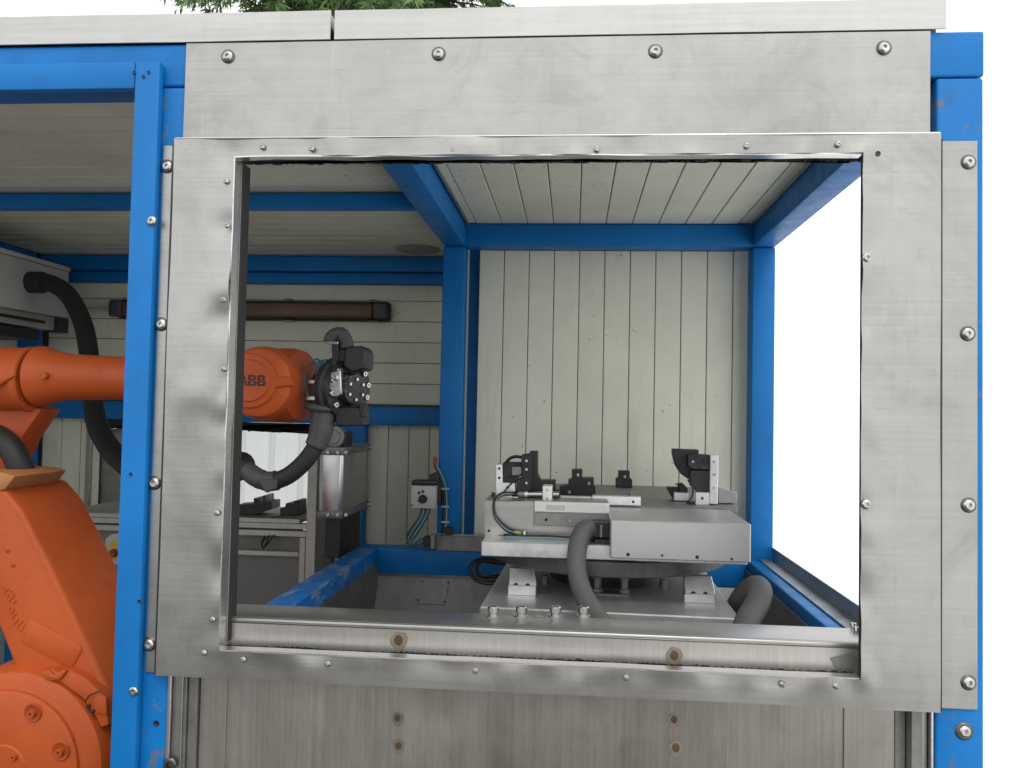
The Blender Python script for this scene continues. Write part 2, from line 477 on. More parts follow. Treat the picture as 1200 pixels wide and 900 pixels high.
# ================================================================== SETTING
bm = bmesh.new()
bm_box(bm, -400, 400, -400, 400, -0.2, 0.0)
tag(obj('ground', bm, GROUND), 'pale concrete yard the cell stands on', kind='structure')

bm = bmesh.new()
bm_box(bm, -14, 1.75, -16, 1.75, -0.1, 0.004)  # out of view, added to darken the ground bounce reaching the interior
tag(obj('bounce_cut_apron', bm, BOUNCE_CUT_ASPHALT), 'unseen dark asphalt apron added in front of the cell to cut bounce light', kind='structure')

# ================================================================== ROBOT CELL
cell = empty('robot_cell', (-1.1, 1.3, 0), 'blue steel framed robot cell clad in cream panels with stainless front window', 'robot cell')
ZT, ZB = 2.495, 2.595            # top beams
def beam(name, *a, mat=BLUE, bev=0.006):
    return box(name, *a, mat, cell, bev, 3)
post_fr = beam('corner_post', .775, .873, .012, .112, .06, 2.492, mat=BLUE_C)
beam('corner_post', .775, .873, 1.78, 1.88, .06, 2.492)
post_fl = beam('corner_post', -1.012, -.914, .012, .112, .06, 2.492, mat=BLUE_C)
post_bl = beam('corner_post', -.60, -.50, 1.78, 1.88, 1.127, 2.492)
beam('corner_post', -3.15, -3.05, 2.50, 2.58, .06, 2.492)
beam('corner_post', -3.15, -3.05, .012, .112, .06, 2.492)
beam('top_beam', -3.15, .875, .012, .112, ZT, ZB)
beam('top_beam', .775, .875, .116, 1.776, ZT, ZB)
beam('top_beam', -.60, -.50, .116, 1.776, ZT, ZB)
beam('top_beam', -.598, .875, 1.78, 1.88, ZT, ZB)
beam('top_beam', -3.15, -3.05, .116, 2.50, ZT, ZB)
beam('top_beam', -3.045, -.605, 1.25, 1.31, 2.53, 2.588)
beam('top_beam', -3.045, -.50, 2.52, 2.60, 2.505, 2.59)
beam('top_beam', -3.045, -.50, 2.545, 2.60, 2.440, 2.502)
beam('middle_beam', -3.045, -.50, 2.50, 2.58, 1.662, 1.762)
beam('middle_post', -1.262, -1.13, 2.505, 2.58, .06, 1.658)
box('post_flange', -.56, -.40, 1.985, 2.0, 1.0, 2.57, BLUE, cell, .003)
# base rails round the work bay
beam('base_rail', -.958, .772, 1.78, 1.88, 1.005, 1.125)
beam('base_rail', -.962, -.868, .19, 1.776, 1.005, 1.125, mat=BLUE_W)
beam('base_rail', .765, .868, .116, 1.776, 1.005, 1.125)
# bay pan
box('pan_side', -.866, -.858, .19, 1.77, .70, 1.060, STEEL_D, cell, .001)
box('pan_side', .756, .763, .116, 1.779, .70, 1.085, STEEL_D, cell, .001)
bm = bmesh.new()
x0, x1 = -.857, .7645
vv = [bm.verts.new(c) for c in ((x0, 1.782, 1.0035), (x1, 1.782, 1.0035), (x1, 1.62, .72), (x0, 1.62, .72), (x0, 1.786, 1.0035), (x1, 1.786, 1.0035), (x1, 1.624, .718), (x0, 1.624, .718))]
for f in ((0, 1, 2, 3), (7, 6, 5, 4), (0, 4, 5, 1), (1, 5, 6, 2), (2, 6, 7, 3), (3, 7, 4, 0)): bm.faces.new([vv[i] for i in f])
pan_back = obj('pan_back', bm, STEEL_P, cell)
box('pan_floor', -.857, .755, .19, 1.62, .70, .716, STEEL_D, cell, .001)
pb('pan_lip', 428, 673.5, 560, 676, 1.774, .004, STEEL, cell, 0)
def on_slope(px, py):       # point on the sloping back sheet
    a, b, c = Vector((0, 1.775, 1.003)), Vector((1, 1.775, 1.003)), Vector((0, 1.62, .72))
    nrm = (b - a).cross(c - a).normalized()
    d = R2 * ((px - 600) / F_PX) - U2 * ((py - 450) / F_PX) + fwd
    return CAM + d * ((a - CAM).dot(nrm) / d.dot(nrm))
corners = [on_slope(*p) for p in ((493.5, 679), (526.5, 680), (521.5, 709), (487.5, 707))]
bm = bmesh.new()
off = Vector((0, -.0025, .0015))
bm.faces.new([bm.verts.new(c + off) for c in corners])
r = bmesh.ops.extrude_face_region(bm, geom=list(bm.faces))
bmesh.ops.translate(bm, verts=[v for v in r['geom'] if isinstance(v, bmesh.types.BMVert)], vec=-off)
cov = obj('cover_plate', bm, STEEL_P, pan_back)
for p in ((495, 682), (525, 683), (490.5, 704), (521, 706)):
    c = on_slope(*p) + off
    place('hole', HOLE, c, pan_back)

# ---- cladding planks
def plank_mesh(name, lx, ly, lz):
    bm = bmesh.new(); bm_box(bm, -lx / 2, lx / 2, -ly / 2, ly / 2, -lz / 2, lz / 2); bevel_all(bm, .0022)
    me = bpy.data.meshes.new(name); bm.to_mesh(me); bm.free(); me.materials.append(PANEL); return me
PIT = .1165
def planks(parent, me, start, step, n, jit=0.0006):
    for i in range(n):
        c = Vector(start) + Vector(step) * i
        c += Vector((0, random.uniform(-jit, jit), 0)) if abs(step[1]) < 1e-6 else Vector((0, 0, random.uniform(-jit, jit)))
        place('plank', me, c, parent)
wb = box('back_wall', -.452, .80, 1.915, 1.955, .72, 2.575, GAP, cell, 0)
planks(wb, plank_mesh('plank', PIT - .0035, .008, 1.40), (-.3905, 1.911, 1.80), (PIT, 0, 0), 11)
cb = box('bay_ceiling', -.60, .79, .05, 1.95, 2.602, 2.626, GAP, cell, 0)
planks(cb, plank_mesh('plank', PIT - .0035, 1.664, .006), (-.3935, .948, 2.599), (PIT, 0, 0), 10)
box('ceiling_trim', -.495, -.453, .116, 1.776, 2.597, 2.601, PANEL, cell, .001)
box('ceiling_trim', .715, .772, .116, 1.776, 2.597, 2.601, PANEL, cell, .001)
for xx in (-.492, .762):
    box('ceiling_trim', xx, xx + .012, .116, 1.776, 2.585, 2.5955, STEEL, cell, .001)
box('rear_skirt', -2.738, -1.252, 2.60, 2.64, .06, 1.02, BENCHP, cell, .002)
box('rear_skirt', -.50, .80, 1.915, 1.955, .06, .719, STEEL_D, cell, .002)
cr = box('room_ceiling', -3.19, -.602, .05, 2.66, 2.602, 2.626, GAP, cell, 0)
planks(cr, plank_mesh('plank', 2.44, PIT - .007, .008), (-1.826, .175, 2.599), (0, PIT, 0), 21)
wr = box('room_back_wall', -3.15, -.50, 2.626, 2.66, 1.70, 2.60, GAP, cell, 0)
planks(wr, plank_mesh('plank', 2.54, .008, PIT - .0035), (-1.775, 2.622, 1.832), (0, 0, PIT), 6)
wl = box('room_back_wall', -1.25, -.50, 2.626, 2.66, .06, 1.699, GAP, cell, 0)
planks(wl, plank_mesh('plank', PIT - .0035, .008, 1.56), (-1.085, 2.622, .88), (PIT, 0, 0), 5)
wl2 = box('room_back_wall', -3.15, -2.74, 2.626, 2.66, .06, 1.699, GAP, cell, 0)
planks(wl2, plank_mesh('plank', PIT - .0035, .008, 1.56), (-3.0, 2.622, .88), (PIT, 0, 0), 3)
lw = box('side_wall', -3.19, -3.152, .012, 2.66, .06, 2.60, PANEL, cell, .001)
box('side_wall', -.545, -.505, 1.96, 2.624, .06, 2.60, PANEL, cell, .001)
box('side_wall', .869, .874, .12, 1.775, .08, 1.0, STEEL, cell, .001)
box('cell_floor', -3.15, .875, .012, 2.66, .002, .058, STEEL_D, cell, .002)
c = UZ(489, 293, 2.59)
lathe('ceiling_patch', [(0, -.004), (.118, -.004), (.124, 0), (.124, .003), (0, .003)], (c.x, c.y, 2.594), (0, 0, 1), PATCH, cell, 28)
# rear hatch opening: stainless frame, dark brush strip, side plate
hp = pb('hatch_frame', 98.5, 494, 105, 640, 2.60, .06, STEEL, cell, .004)
pb('hatch_plate', 106, 502, 150, 600, 2.64, .01, STEEL_D, cell, .012, 3)
pb('hatch_frame', 98, 489, 290, 497, 2.60, .05, STEEL_D, cell, .003)
def ragged(name, x0, x1, zt, zb, Y, dep, parent, amp=.004, n=200, mat=BRUSHM, flip=False):
    bm = bmesh.new()
    top = [(x0, zt), (x1, zt)]
    low = []
    for i in range(n + 1):
        x = x1 + (x0 - x1) * i / n
        z = zb + (random.random() - .5) * amp + amp * .7 * noise.noise(Vector((x * 14, zb, 0)))
        low.append((x, z))
    pts = top + low
    a = [bm.verts.new((x, Y, z)) for x, z in pts]; b = [bm.verts.new((x, Y + dep, z)) for x, z in pts]
    m_ = len(pts)
    bm.faces.new(a); bm.faces.new(b[::-1])
    for i in range(m_): bm.faces.new((a[i], b[i], b[(i + 1) % m_], a[(i + 1) % m_]))
    bmesh.ops.triangulate(bm, faces=[f for f in bm.faces if len(f.verts) > 4])
    return obj(name, bm, mat, parent)
ragged('brush_seal', -2.70, -1.264, 1.66, 1.612, 2.53, .012, cell, .012, 160)

# ---- roof edge
for a, b in ((-3.2, -.572), (-.5625, .791)):
    rf = sheet('roof_edge', a, b, 2.5968, 2.664, .004, FASCIA, cell, None, 60, 4, .0022, .004, a)
    box('roof_slab', a + .002, b - .002, .009, 2.66 if b < 0 else 1.96, 2.628, 2.662, FASCIA, cell, .002)
for px in (486.5, 547.5, 565):
    p = U(px, 13 if px < 500 else 14, .05)
    cyl('roof_stud', (p.x, .05, 2.662), (p.x, .05, 2.674 if px != 565 else 2.684), .0028, SCREW, cell, 8)

# ---- stainless front
hdr = sheet('header_plate', -.915, .759, 2.366, 2.593, .0055, STEEL, cell, None, 60, 10, .0026, .003, 4.2)
for p in ((267, 66), (514, 63), (768, 60), (1036, 56)):
    fast(WASHER, p[0], p[1], .0045, hdr); fast(BUTTON, p[0], p[1], .003, hdr)
OX0, OX1, OZ0, OZ1 = -.784, .612, 1.201, 2.321
def dents(x, z):
    d = 0
    for (cx, cz, r_, a_) in ((-.80, 2.33, .05, .006), (-.80, 2.16, .04, .005), (-.80, 2.02, .05, -.005), (-.80, 1.94, .04, .004), (-.80, 1.72, .05, .0022),
                             (.64, 2.08, .06, -.003), (.64, 1.5, .06, -.003), (-.6, 2.34, .05, .003), (-.25, 2.335, .06, -.004), (.1, 2.335, .05, .003), (-.86, 1.78, .05, -.003),
                             (.70, 1.85, .08, .003), (-.55, 2.33, .05, -.004)):
        q = ((x - cx) ** 2 + (z - cz) ** 2) / (r_ * r_)
        if q < 6: d += 1.5 * a_ * math.exp(-q * 1.6)
    return d
fr = sheet('window_frame', -.927, .774, 1.140, 2.3625, -.011, STEEL, cell, (OX0, OX1, OZ0, OZ1), 130, 96, .0034, .003, 9.1, .007, dents)
# turned-in lips and brush seals
def lip_line(a, b, fixed, vertical, mat, y0, y1, name='frame_lip', amp=.0026, n=90, th=.003):
    bm = bmesh.new()
    A = []
    for i in range(n + 1):
        s = a + (b - a) * i / n
        o_ = fixed + amp * noise.noise(Vector((s * 9, fixed * 3, .3)))
        for (yy, k) in ((y0, 0), (y1, 0), (y1, 1), (y0, 1)):
            q = o_ + (th if k else 0)
            A.append(bm.verts.new((q, yy, s) if vertical else (s, yy, q)))
    for i in range(n):
        for k in range(4):
            bm.faces.new((A[4 * i + k], A[4 * i + (k + 1) % 4], A[4 * i + 4 + (k + 1) % 4], A[4 * i + 4 + k]))
    bm.faces.new(A[:4]); bm.faces.new(A[-4:])
    return obj(name, bm, mat, fr, auto=40)
lip_line(OZ0, OZ1, OX0 - .001, True, STEEL_B, -.009, .026)
lip_line(OX0, OX1, OZ1 - .002, False, STEEL_B, -.009, .018)
lip_line(OX0, OX1, OZ0 - .002, False, STEEL_B, -.009, .020, th=.004, amp=.0012)
box('jamb', OX0 - .010, OX0 + .003, .028, .072, OZ0, OZ1, STEEL_D, fr, .001)
box('jamb_seal', OX0 - .006, OX0 + .006, .029, .069, OZ0 + .01, OZ1 - .004, BRUSHM, fr, .001)
ragged('brush_seal', OX0, OX1 + .02, OZ1 + .02, OZ1 - .003, .026, .012, fr, .005, 420)
ragged('brush_seal', OX0, OX1, OZ0 - .03, OZ0 - .003, .036, .012, fr, .005, 420)
box('jamb_seal', OX1 - .001, OX1 + .012, -.006, .000, OZ0, OZ1 - .004, BRUSHM, fr, .001)
box('lip_end', OX1 - .002, OX1 + .014, -.0135, -.011, OZ0 - .009, OZ0 - .002, STEEL_B, fr, 0)
box('lip_end', OX1 - .003, OX1 + .010, -.0135, -.011, OZ1 + .001, OZ1 + .008, BRUSHM, fr, 0)
box('seam_shadow', .7742, .7795, -.006, .006, 1.14, 2.352, BLACK, fr, 0)  # black strips standing in for the shadow line beside the frame
box('seam_shadow', -.9335, -.9272, -.006, .006, 1.14, 2.352, BLACK, fr, 0)
for zz, yy in ((2.3630, -.0105),):
    cyl('rolled_edge_highlight', (-.925, yy, zz), (.772, yy, zz), .0022, STEEL_B, fr, 8)  # tube in brighter steel, added for the sky highlight along the top edge
for p in ((265, 212), (266, 264), (262, 351), (262, 432), (254, 601), (249, 726), (239, 765), (285, 773), (384, 778), (557, 786), (734, 794), (917, 802), (980, 804),
          (307, 172), (365, 174), (531, 175), (700, 175), (875, 171), (982, 169)):
    fast(RIVET, p[0], p[1], -.0135, fr)
for p in ((1016, 302), (1015, 591)): fast(BUTTON, p[0], p[1], -.0125, fr, 'button_screw', .85)
fast(HOLE, 1029, 180, -.0125, fr)
# side strips behind the frame
sl = box('side_strip', -.962, -.925, .0065, .0105, 1.140, 2.353, STEEL, cell, .0008)
sr = box('side_strip', .770, .8575, .0065, .0105, 1.143, 2.352, STEEL, cell, .0008)
for p in ((196, 195), (189, 380), (181, 566), (175, 755)):
    fast(WASHER, p[0], p[1], .006, sl); fast(BUTTON, p[0], p[1], .0045, sl)
for p in ((1135, 190), (1134, 391), (1135, 592), (1135, 800)):
    fast(WASHER, p[0], p[1], .006, sr); fast(BUTTON, p[0], p[1], .0045, sr)
fast(WASHER, 1130, 857, .011, post_fr, None, 1.15); fast(BUTTON, 1130, 857, .0095, post_fr)
fast(HOLE, 183, 848, .0115, post_fl, None, 1.2)
fast(WASHER, 199, 896, .0115, post_fl, None, .9)

# ---- vertical sliding door (closed in its low position) with guide rails
door = empty('sliding_door', (-.08, .06, .1), parent=cell)
sheet('door_panel', -.845, .702, .12, 1.262, .050, STEEL_V, door, None, 50, 30, .0012, .003, 2.2)
box('door_top', -.842, .700, .0425, .172, 1.2490, 1.2615, STEEL, door, .005, 3)
sheet('lit_sill_face', -.786, .700, 1.186, 1.2485, .0462, STEEL_S, door, None, 40, 6, .0008, .002, 6.6)  # strip added over the door panel to brighten the sill face by colour
box('door_edge_strip', -.848, -.786, .0462, .0488, .12, 1.185, STEEL_V, door, .0008)
box('door_edge_strip', .598, .704, .0462, .0488, .12, 1.185, STEEL_V, door, .0008)
for px in (578, 611, 651, 684):
    p = UZ(px, 721.5, 1.262)
    bm = bmesh.new()
    bm_lathe(bm, [(0, 0), (.018, 0), (.018, .0025), (.011, .003), (.011, .008), (.0135, .010), (.0135, .022), (.0115, .024), (.006, .024), (.006, .018), (0, .018)], (p.x, p.y, 1.2605), (0, 0, 1), 16)
    obj('bolt', bm, SCREW, door, auto=35)
for px, py in ((767, 735), (631, 722.5)):
    p = UZ(px if px < 700 else 785, py if px < 700 else 729, 1.262)
    lathe('plug', [(.012, 0), (.012, .0012), (.010, .0016), (0, .0012)], (p.x, p.y, 1.2605), (0, 0, 1), SCREW, door, 16)
for p, s in (((467, 750), 1.3), ((790, 768), 1.2), ((466, 841), .95), ((467, 874), 1.0), ((790, 843), .95), ((792, 876), 1.1)):
    yo = -.0045 if p[1] < 800 else 0
    c = U(p[0], p[1], .0485 + yo)
    bm = bmesh.new()
    rr_ = [.0145 * s * (1 + .28 * noise.noise(Vector((k * .4, p[0] * .37, p[1] * .21)))) for k in range(24)]
    ring = [bm.verts.new((c.x + rr_[k] * math.cos(k / 12 * math.pi), .0486 + yo, c.z + rr_[k] * math.sin(k / 12 * math.pi) * (1.0 if k < 12 else 1.0 + .5 * math.sin((k - 12) / 12 * math.pi) ** 4))) for k in range(24)]
    ctr = bm.verts.new((c.x, .0477 + yo, c.z))
    for k in range(24): bm.faces.new((ring[k], ring[(k + 1) % 24], ctr))
    obj('weld_stain', bm, STAIN, door, smooth=True)
    s *= .72
    bm = bmesh.new()
    n = 18
    ring = [bm.verts.new((c.x + .0105 * s * (1 + .22 * noise.noise(Vector((k * .9, p[0], 1)))) * math.cos(k / n * 2 * math.pi), .0476 + yo, c.z + .0125 * s * (1 + .22 * noise.noise(Vector((k * .9, p[1], 4)))) * math.sin(k / n * 2 * math.pi))) for k in range(n)]
    ctr = bm.verts.new((c.x, .0462 + yo, c.z))
    for k in range(n): bm.faces.new((ring[k], ring[(k + 1) % n], ctr))
    obj('weld_spot', bm, RUST, door, smooth=True)
for a, b, y0, mt in ((-.918, -.905, .020, STEEL_B), (-.905, -.872, .028, STEEL_D), (-.872, -.850, .036, STEEL_D), (-.896, -.878, .022, STEEL)):
    box('guide_rail', a, b - .0008, y0, .11, .08, 1.20, mt, cell, .001)
for a, b, y0, mt in ((.706, .729, .050, STEEL_D), (.730, .752, .022, STEEL_D), (.753, .766, .030, STEEL), (.767, .7735, .016, STEEL_B)):
    box('guide_rail', a, b - .0008, y0, .11, .08, 1.20, mt, cell, .001)
prism('tape_patch', [(973, 772), (994, 766), (1004, 770), (1000, 785), (980, 784)], .0432, .0015, STEEL_D, door, 0)
# ---- galvanised angle on the right base rail
box('angle_rail', .812, .872, .116, 1.775, 1.1265, 1.1325, ZINC, cell, .001)
box('angle_rail', .866, .872, .116, 1.775, 1.1335, 1.185, ZINC, cell, .001)
ep = box('angle_end_plate', .735, .80, .178, .235, 1.2560, 1.2620, ALU, cell, .001)
for px, py in ((1000, 735), (1004, 740)):
    p = UZ(px, py, 1.262)
    o = place('cap_screw', SOCKET, p, ep)

# ---- blue access door frame at the left, standing proud of the cell
df = empty('access_door', (-1.9, -.03, .1), parent=cell)
stile = box('stile', -1.026, -.9665, -.014, .008, .12, 2.5435, BLUE, df, .004, 2)
box('stile', -2.95, -2.885, -.014, .008, .12, 2.5435, BLUE, df, .004, 2)
rail = box('rail', -2.884, -1.027, -.0137, .008, 2.480, 2.5430, BLUE, df, .004, 2)
box('rail', -2.884, -1.027, -.0137, .008, .12, .19, BLUE, df, .004, 2)
for p in ((178, 259), (157, 810)):
    fast(BUTTON, p[0], p[1], -.0145, stile, None, .9)
for p in ((157, 85), (174, 85), (168, 90), (153, 556), (163, 705)): fast(HOLE, p[0], p[1], -.0145, stile, None, .75)

# ================================================================== INDUSTRIAL ROBOT
def at(px, py, Y): return U(px, py, Y)
rb0 = at(4, 900, .5)
rob = empty('industrial_robot', (rb0.x, .57, .058), 'orange six axis robot arm reaching right behind the blue door post', 'robot')
lathe('base', [(0, 0), (.36, 0), (.36, .05), (.27, .06), (.25, .24), (.30, .26), (.30, .30), (0, .30)], (rb0.x, .57, .058), (0, 0, 1), ORANGE_D, rob, 40)
box('turret', rb0.x - .27, rb0.x + .25, .44, .78, .36, .62, ORANGE_D, rob, .03, 3)
la = prism('lower_arm', [(-75, 566), (3.5, 572), (24.5, 597), (57, 660), (90.7, 732), (128, 812), (142, 850), (30, 852), (22.7, 799), (0, 740), (-45, 630)], .42, .29, ORANGE, rob, .014, 3)
# recessed name plate outline, embossed marks, plugs on the arm's side
prism('raised_plate', [(36, 726), (95, 757), (95, 764), (84, 783), (80, 783.5), (24, 752)], .4165, .006, ORANGE, la, .0025, 2)
bm = bmesh.new()
for r_ in range(5):
    for k in range(9):
        if random.random() < .3: continue
        a = Vector((9 + r_ * 3.6 - 8, 684 + r_ * 2.2))
        p = at(a.x + k * 1.9 + random.uniform(-.4, .4), a.y + k * 6.0 + r_ * 1.5 + random.uniform(-1, 1), .42)
        bm_box(bm, p.x, p.x + .0045, .4175, .422, p.z, p.z + .006)
emb = obj('embossed_marks', bm, ORANGE, la)
for p in ((9, 645), (15.5, 662)):
    c = at(p[0], p[1], .42)
    lathe('plug', [(0, -.003), (.004, -.003), (.0075, -.001), (.0075, .002), (0, .002)], (c.x, .42, c.z), (0, 1, 0), ORANGE_D, la, 12)
prism('shoulder_block', [(-70, 552), (3, 553.5), (18, 558), (5, 574), (-70, 592)], .415, .235, TAN, rob, .006, 2)
# axis-two hub with bolted cover
hc = at(4, 900, .36)
hub = lathe('axis_hub', [(0, 0), (.232, 0), (.252, .012), (.262, .035), (.268, .12), (.268, .33), (0, .33)], (hc.x + .012, .378, hc.z), (0, 1, 0), ORANGE, rob, 64)
cap = lathe('hub_cover', [(0, 0), (.060, 0), (.064, .003), (.070, .003), (.195, .006), (.207, .012), (.209, .022), (0, .022)], (hc.x, .357, hc.z), (0, 1, 0), ORANGE, rob, 64)
for k in range(8):
    a = math.radians(18 + 45 * k)
    bx, bz = hc.x + math.cos(a) * .172, hc.z + math.sin(a) * .172
    lathe('bolt_seat', [(.027, .0), (.024, -.004), (.019, -.001), (0, -.001)], (bx, .3625, bz), (0, 1, 0), ORANGE_D, cap, 20)
    lathe('bolt', [(0, -.006), (.005, -.006), (.005, -.012), (.0095, -.012), (.0105, -.010), (.0105, 0), (0, 0)], (bx, .3615, bz), (0, 1, 0), ORANGE, cap, 14)
lathe('bolt', [(0, -.004), (.004, -.004), (.004, -.009), (.008, -.009), (.0095, -.004), (.0095, 0), (0, 0)], (at(18, 886, .36).x, .3575, at(18, 886, .36).z), (0, 1, 0), ORANGE, cap, 14)
# clamp castings above the hub
prism('clamp_casting', [(47, 786), (62, 784), (68, 790), (78, 784), (100, 795), (118, 812), (124, 822), (127, 850), (118, 853), (112, 840), (96, 818), (70, 800), (50, 799)], .39, .05, ORANGE, rob, .005, 2)
prism('clamp_latch', [(49, 787), (58, 786), (63, 792), (72, 785), (78, 786), (70, 797), (58, 798), (50, 794)], .382, .012, ORANGE, rob, .003, 2)
prism('clamp_latch', [(108, 820), (116, 812), (124, 818), (125, 838), (112, 836)], .382, .012, ORANGE, rob, .003, 2)
tube('clamp_wire', [at(100, 822, .375), at(105, 815, .374), at(112, 812, .374), at(118, 809, .376)], .002, BLACK, rob, 6)
for p in ((103, 828), (108, 834)):
    c = at(p[0], p[1], .385)
    lathe('bolt', [(0, -.004), (.004, -.004), (.006, -.002), (.006, .004), (0, .004)], (c.x, .387, c.z), (0, 1, 0), BLACK, rob, 12)
# elbow housing, gusset, upper arm tube
UA = .60
ec = at(0, 444, UA)
el = lathe('elbow_housing', [(0, -.36), (.09, -.36), (.105, -.33), (.108, -.10), (.100, .02), (.098, .098), (.102, .100), (.102, .118), (.097, .122), (0, .122)], (ec.x, UA, ec.z), (1, 0, 0), ORANGE, rob, 48)
prism('rib', [(-30, 470), (16, 440), (-30, 458)], UA - .112, .03, ORANGE, rob, .004)
prism('elbow_link', [(-70, 470), (50, 478), (26, 512), (10, 545), (40, 552), (30, 575), (-70, 600)], UA - .01, .10, ORANGE_D, rob, .01, 2)
t0, t1 = at(48, 441, UA), at(300, 447, UA)
ua = lathe('upper_arm', [(.0, 0), (.095, 0), (.093, .02), (.080, .055), (.072, .10), (.068, .22), (.066, .30), (.0665, (t1 - t0).length), (0, (t1 - t0).length)], t0, t1 - t0, ORANGE, rob, 48)
c = at(52, 440, UA - .084)
lathe('plug', [(0, -.002), (.006, -.002), (.007, -.004), (.0105, -.004), (.011, 0), (.011, .012), (0, .012)], (c.x, UA - .088, c.z), (0, 1, 0), ORANGE, ua, 16)
# wrist
WY = .47
wc = at(301, 448, WY)
wrist = lathe('wrist_housing', [(0, 0), (.085, 0), (.098, .008), (.106, .03), (.108, .06), (.108, .15), (.10, .20), (.08, .22), (0, .22)], (wc.x, WY, wc.z), (0, 1, 0), ORANGE, rob, 64)
wc2 = at(338, 452, .60)
lathe('wrist_collar', [(0, -.09), (.104, -.09), (.112, -.07), (.113, .02), (.105, .05), (.07, .06), (0, .06)], (wc2.x, .59, wc2.z), (.55, -.1, 0), ORANGE_D, rob, 48)
dc = at(291.5, 446, WY - .012)
disc = lathe('cover_disc', [(0, -.005), (.0585, -.005), (.061, -.002), (.062, .0), (.076, .001), (.079, .004), (.080, .016), (0, .016)], (dc.x, WY - .010, dc.z), (0, 1, 0), ORANGE, wrist, 48)
prism('cover_rib', [(316, 440), (340, 442), (344, 452), (316, 455)], WY - .008, .02, ORANGE, wrist, .003)
# lettering A B B on the cover
def letters(x_right, zc, Y):
    H, W, gp, G = .031, .0245, .003, .0009
    bm = bmesh.new()
    def poly(pts):
        a = [bm.verts.new((x, Y, z)) for x, z in pts]; b = [bm.verts.new((x, Y + .0015, z)) for x, z in pts]
        bm.faces.new(a); bm.faces.new(b[::-1])
        for k in range(len(a)): bm.faces.new((a[k], b[k], b[(k + 1) % len(a)], a[(k + 1) % len(a)]))
    t = .0068
    for n in range(2):
        x0 = x_right - W - n * (W + gp); xm = x0 + W * .46; x1 = x0 + W
        for sg in (1, -1):
            f = lambda q: [(x, zc + sg * z) for x, z in q]
            r = x1 - (.0018 if sg > 0 else 0)
            poly(f([(x0, G), (x0 + t, G), (x0 + t, H / 2), (x0, H / 2)]))
            poly(f([(x0 + t, H / 2 - t * .8), (xm - G, H / 2 - t * .8), (xm - G, H / 2), (x0 + t, H / 2)]))
            poly(f([(x0 + t, G), (xm - G, G), (xm - G, t * .62), (x0 + t, t * .62)]))
            poly(f([(xm + G, H / 2 - t * .8), (r - t, H / 2 - t * .8), (r - t, t * .62), (xm + G, t * .62), (xm + G, G), (r - .004, G), (r - .001, .003), (r, .006), (r, H / 2 - .006), (r - .002, H / 2 - .002), (r - .006, H / 2), (xm + G, H / 2)]))
    xa = x_right - 3 * W - 2 * gp; xm = xa + W / 2
    for sg in (1, -1):
        f = lambda q: [(xm + sg * x, z) for x, z in q]
        poly(f([(G, zc + H / 2), (.004, zc + H / 2), (.0085, zc + G), (.0015, zc + G), (G, zc + .004)]))
        poly(f([(.0088, zc - G), (.0145, zc - H / 2), (.0075, zc - H / 2), (.0062, zc - .008), (G, zc - .008), (G, zc - .003), (.0045, zc - .003), (.0035, zc - G)]))
    return obj('lettering', bm, BLACK, disc)
lp = at(311, 446, WY - .017)
letters(lp.x, lp.z, WY - .0162)
# tool flange and gripper head on the wrist
TY = .58
tc = at(398, 455, TY)
fl = lathe('tool_flange', [(0, -.055), (.062, -.055), (.070, -.05), (.072, -.01), (.094, -.008), (.098, .0), (.098, .018), (.090, .022), (.088, .040), (.050, .040), (.048, .052), (.044, .068), (0, .07)], (tc.x, TY, tc.z), (.86, -.5, -.05), ANTHR, rob, 40)
axf = Vector((.86, -.5, -.05)).normalized()
uf = Vector((0, 0, 1)) - axf * axf.z; uf.normalize(); vf = axf.cross(uf)
for k in range(12):
    a = 2 * math.pi * k / 12 + .2
    q = Vector((tc.x, TY, tc.z)) + axf * .041 + (uf * math.cos(a) + vf * math.sin(a)) * .072
    lathe('bolt', [(0, .006), (.004, .006), (.004, .010), (.0078, .010), (.0085, .008), (.0085, -.004), (0, -.004)], q, axf, SCREW, fl, 12)
for k in range(6):
    a = 2 * math.pi * k / 6
    q = Vector((tc.x, TY, tc.z)) + axf * .070 + (uf * math.cos(a) + vf * math.sin(a)) * .030
    lathe('bolt', [(0, .004), (.0045, .004), (.005, -.008), (0, -.008)], q, axf, SCREW, fl, 10)
prism('flange_bracket', [(385, 437), (399, 433), (400, 462), (392, 466), (384, 452)], TY - .085, .03, STEEL_B, rob, .003)
c = at(394, 443, TY - .088)
lathe('bolt', [(0, -.005), (.004, -.005), (.008, -.004), (.008, .004), (0, .004)], (c.x, c.y, c.z), (0, 1, 0), SCREW, rob, 12)
prism('tool_block', [(404, 407), (424, 405), (428, 412), (427, 432), (412, 436), (402, 428)], TY - .07, .10, BLACK, rob, .004)
prism('tool_block', [(393, 484), (397, 477), (420, 477), (424, 484), (423, 499), (394, 499)], TY - .05, .09, BLACK, rob, .003)
prism('tool_block', [(421, 472), (427, 474), (427, 489), (421, 489)], TY - .05, .05, ANTHR, rob, .002)
prism('tool_arm', [(388, 404), (396, 402), (397, 416), (390, 440), (385, 440), (389, 418)], TY - .07, .03, ANTHR, rob, .003)
prism('tool_arm', [(391, 412), (408, 407), (412, 414), (406, 424), (391, 424)], TY - .06, .05, ANTHR, rob, .003)
tube('cable_cap', [at(386, 402, TY - .05), at(390, 394, TY - .05), at(399, 391, TY - .05), at(405, 398, TY - .05), at(407, 408, TY - .05)], .020, TAPE, rob, 14, .008, .10, .007)
pb('cap_rim', 383, 400, 396, 403.5, TY - .075, .03, STEEL_B, rob, .002)
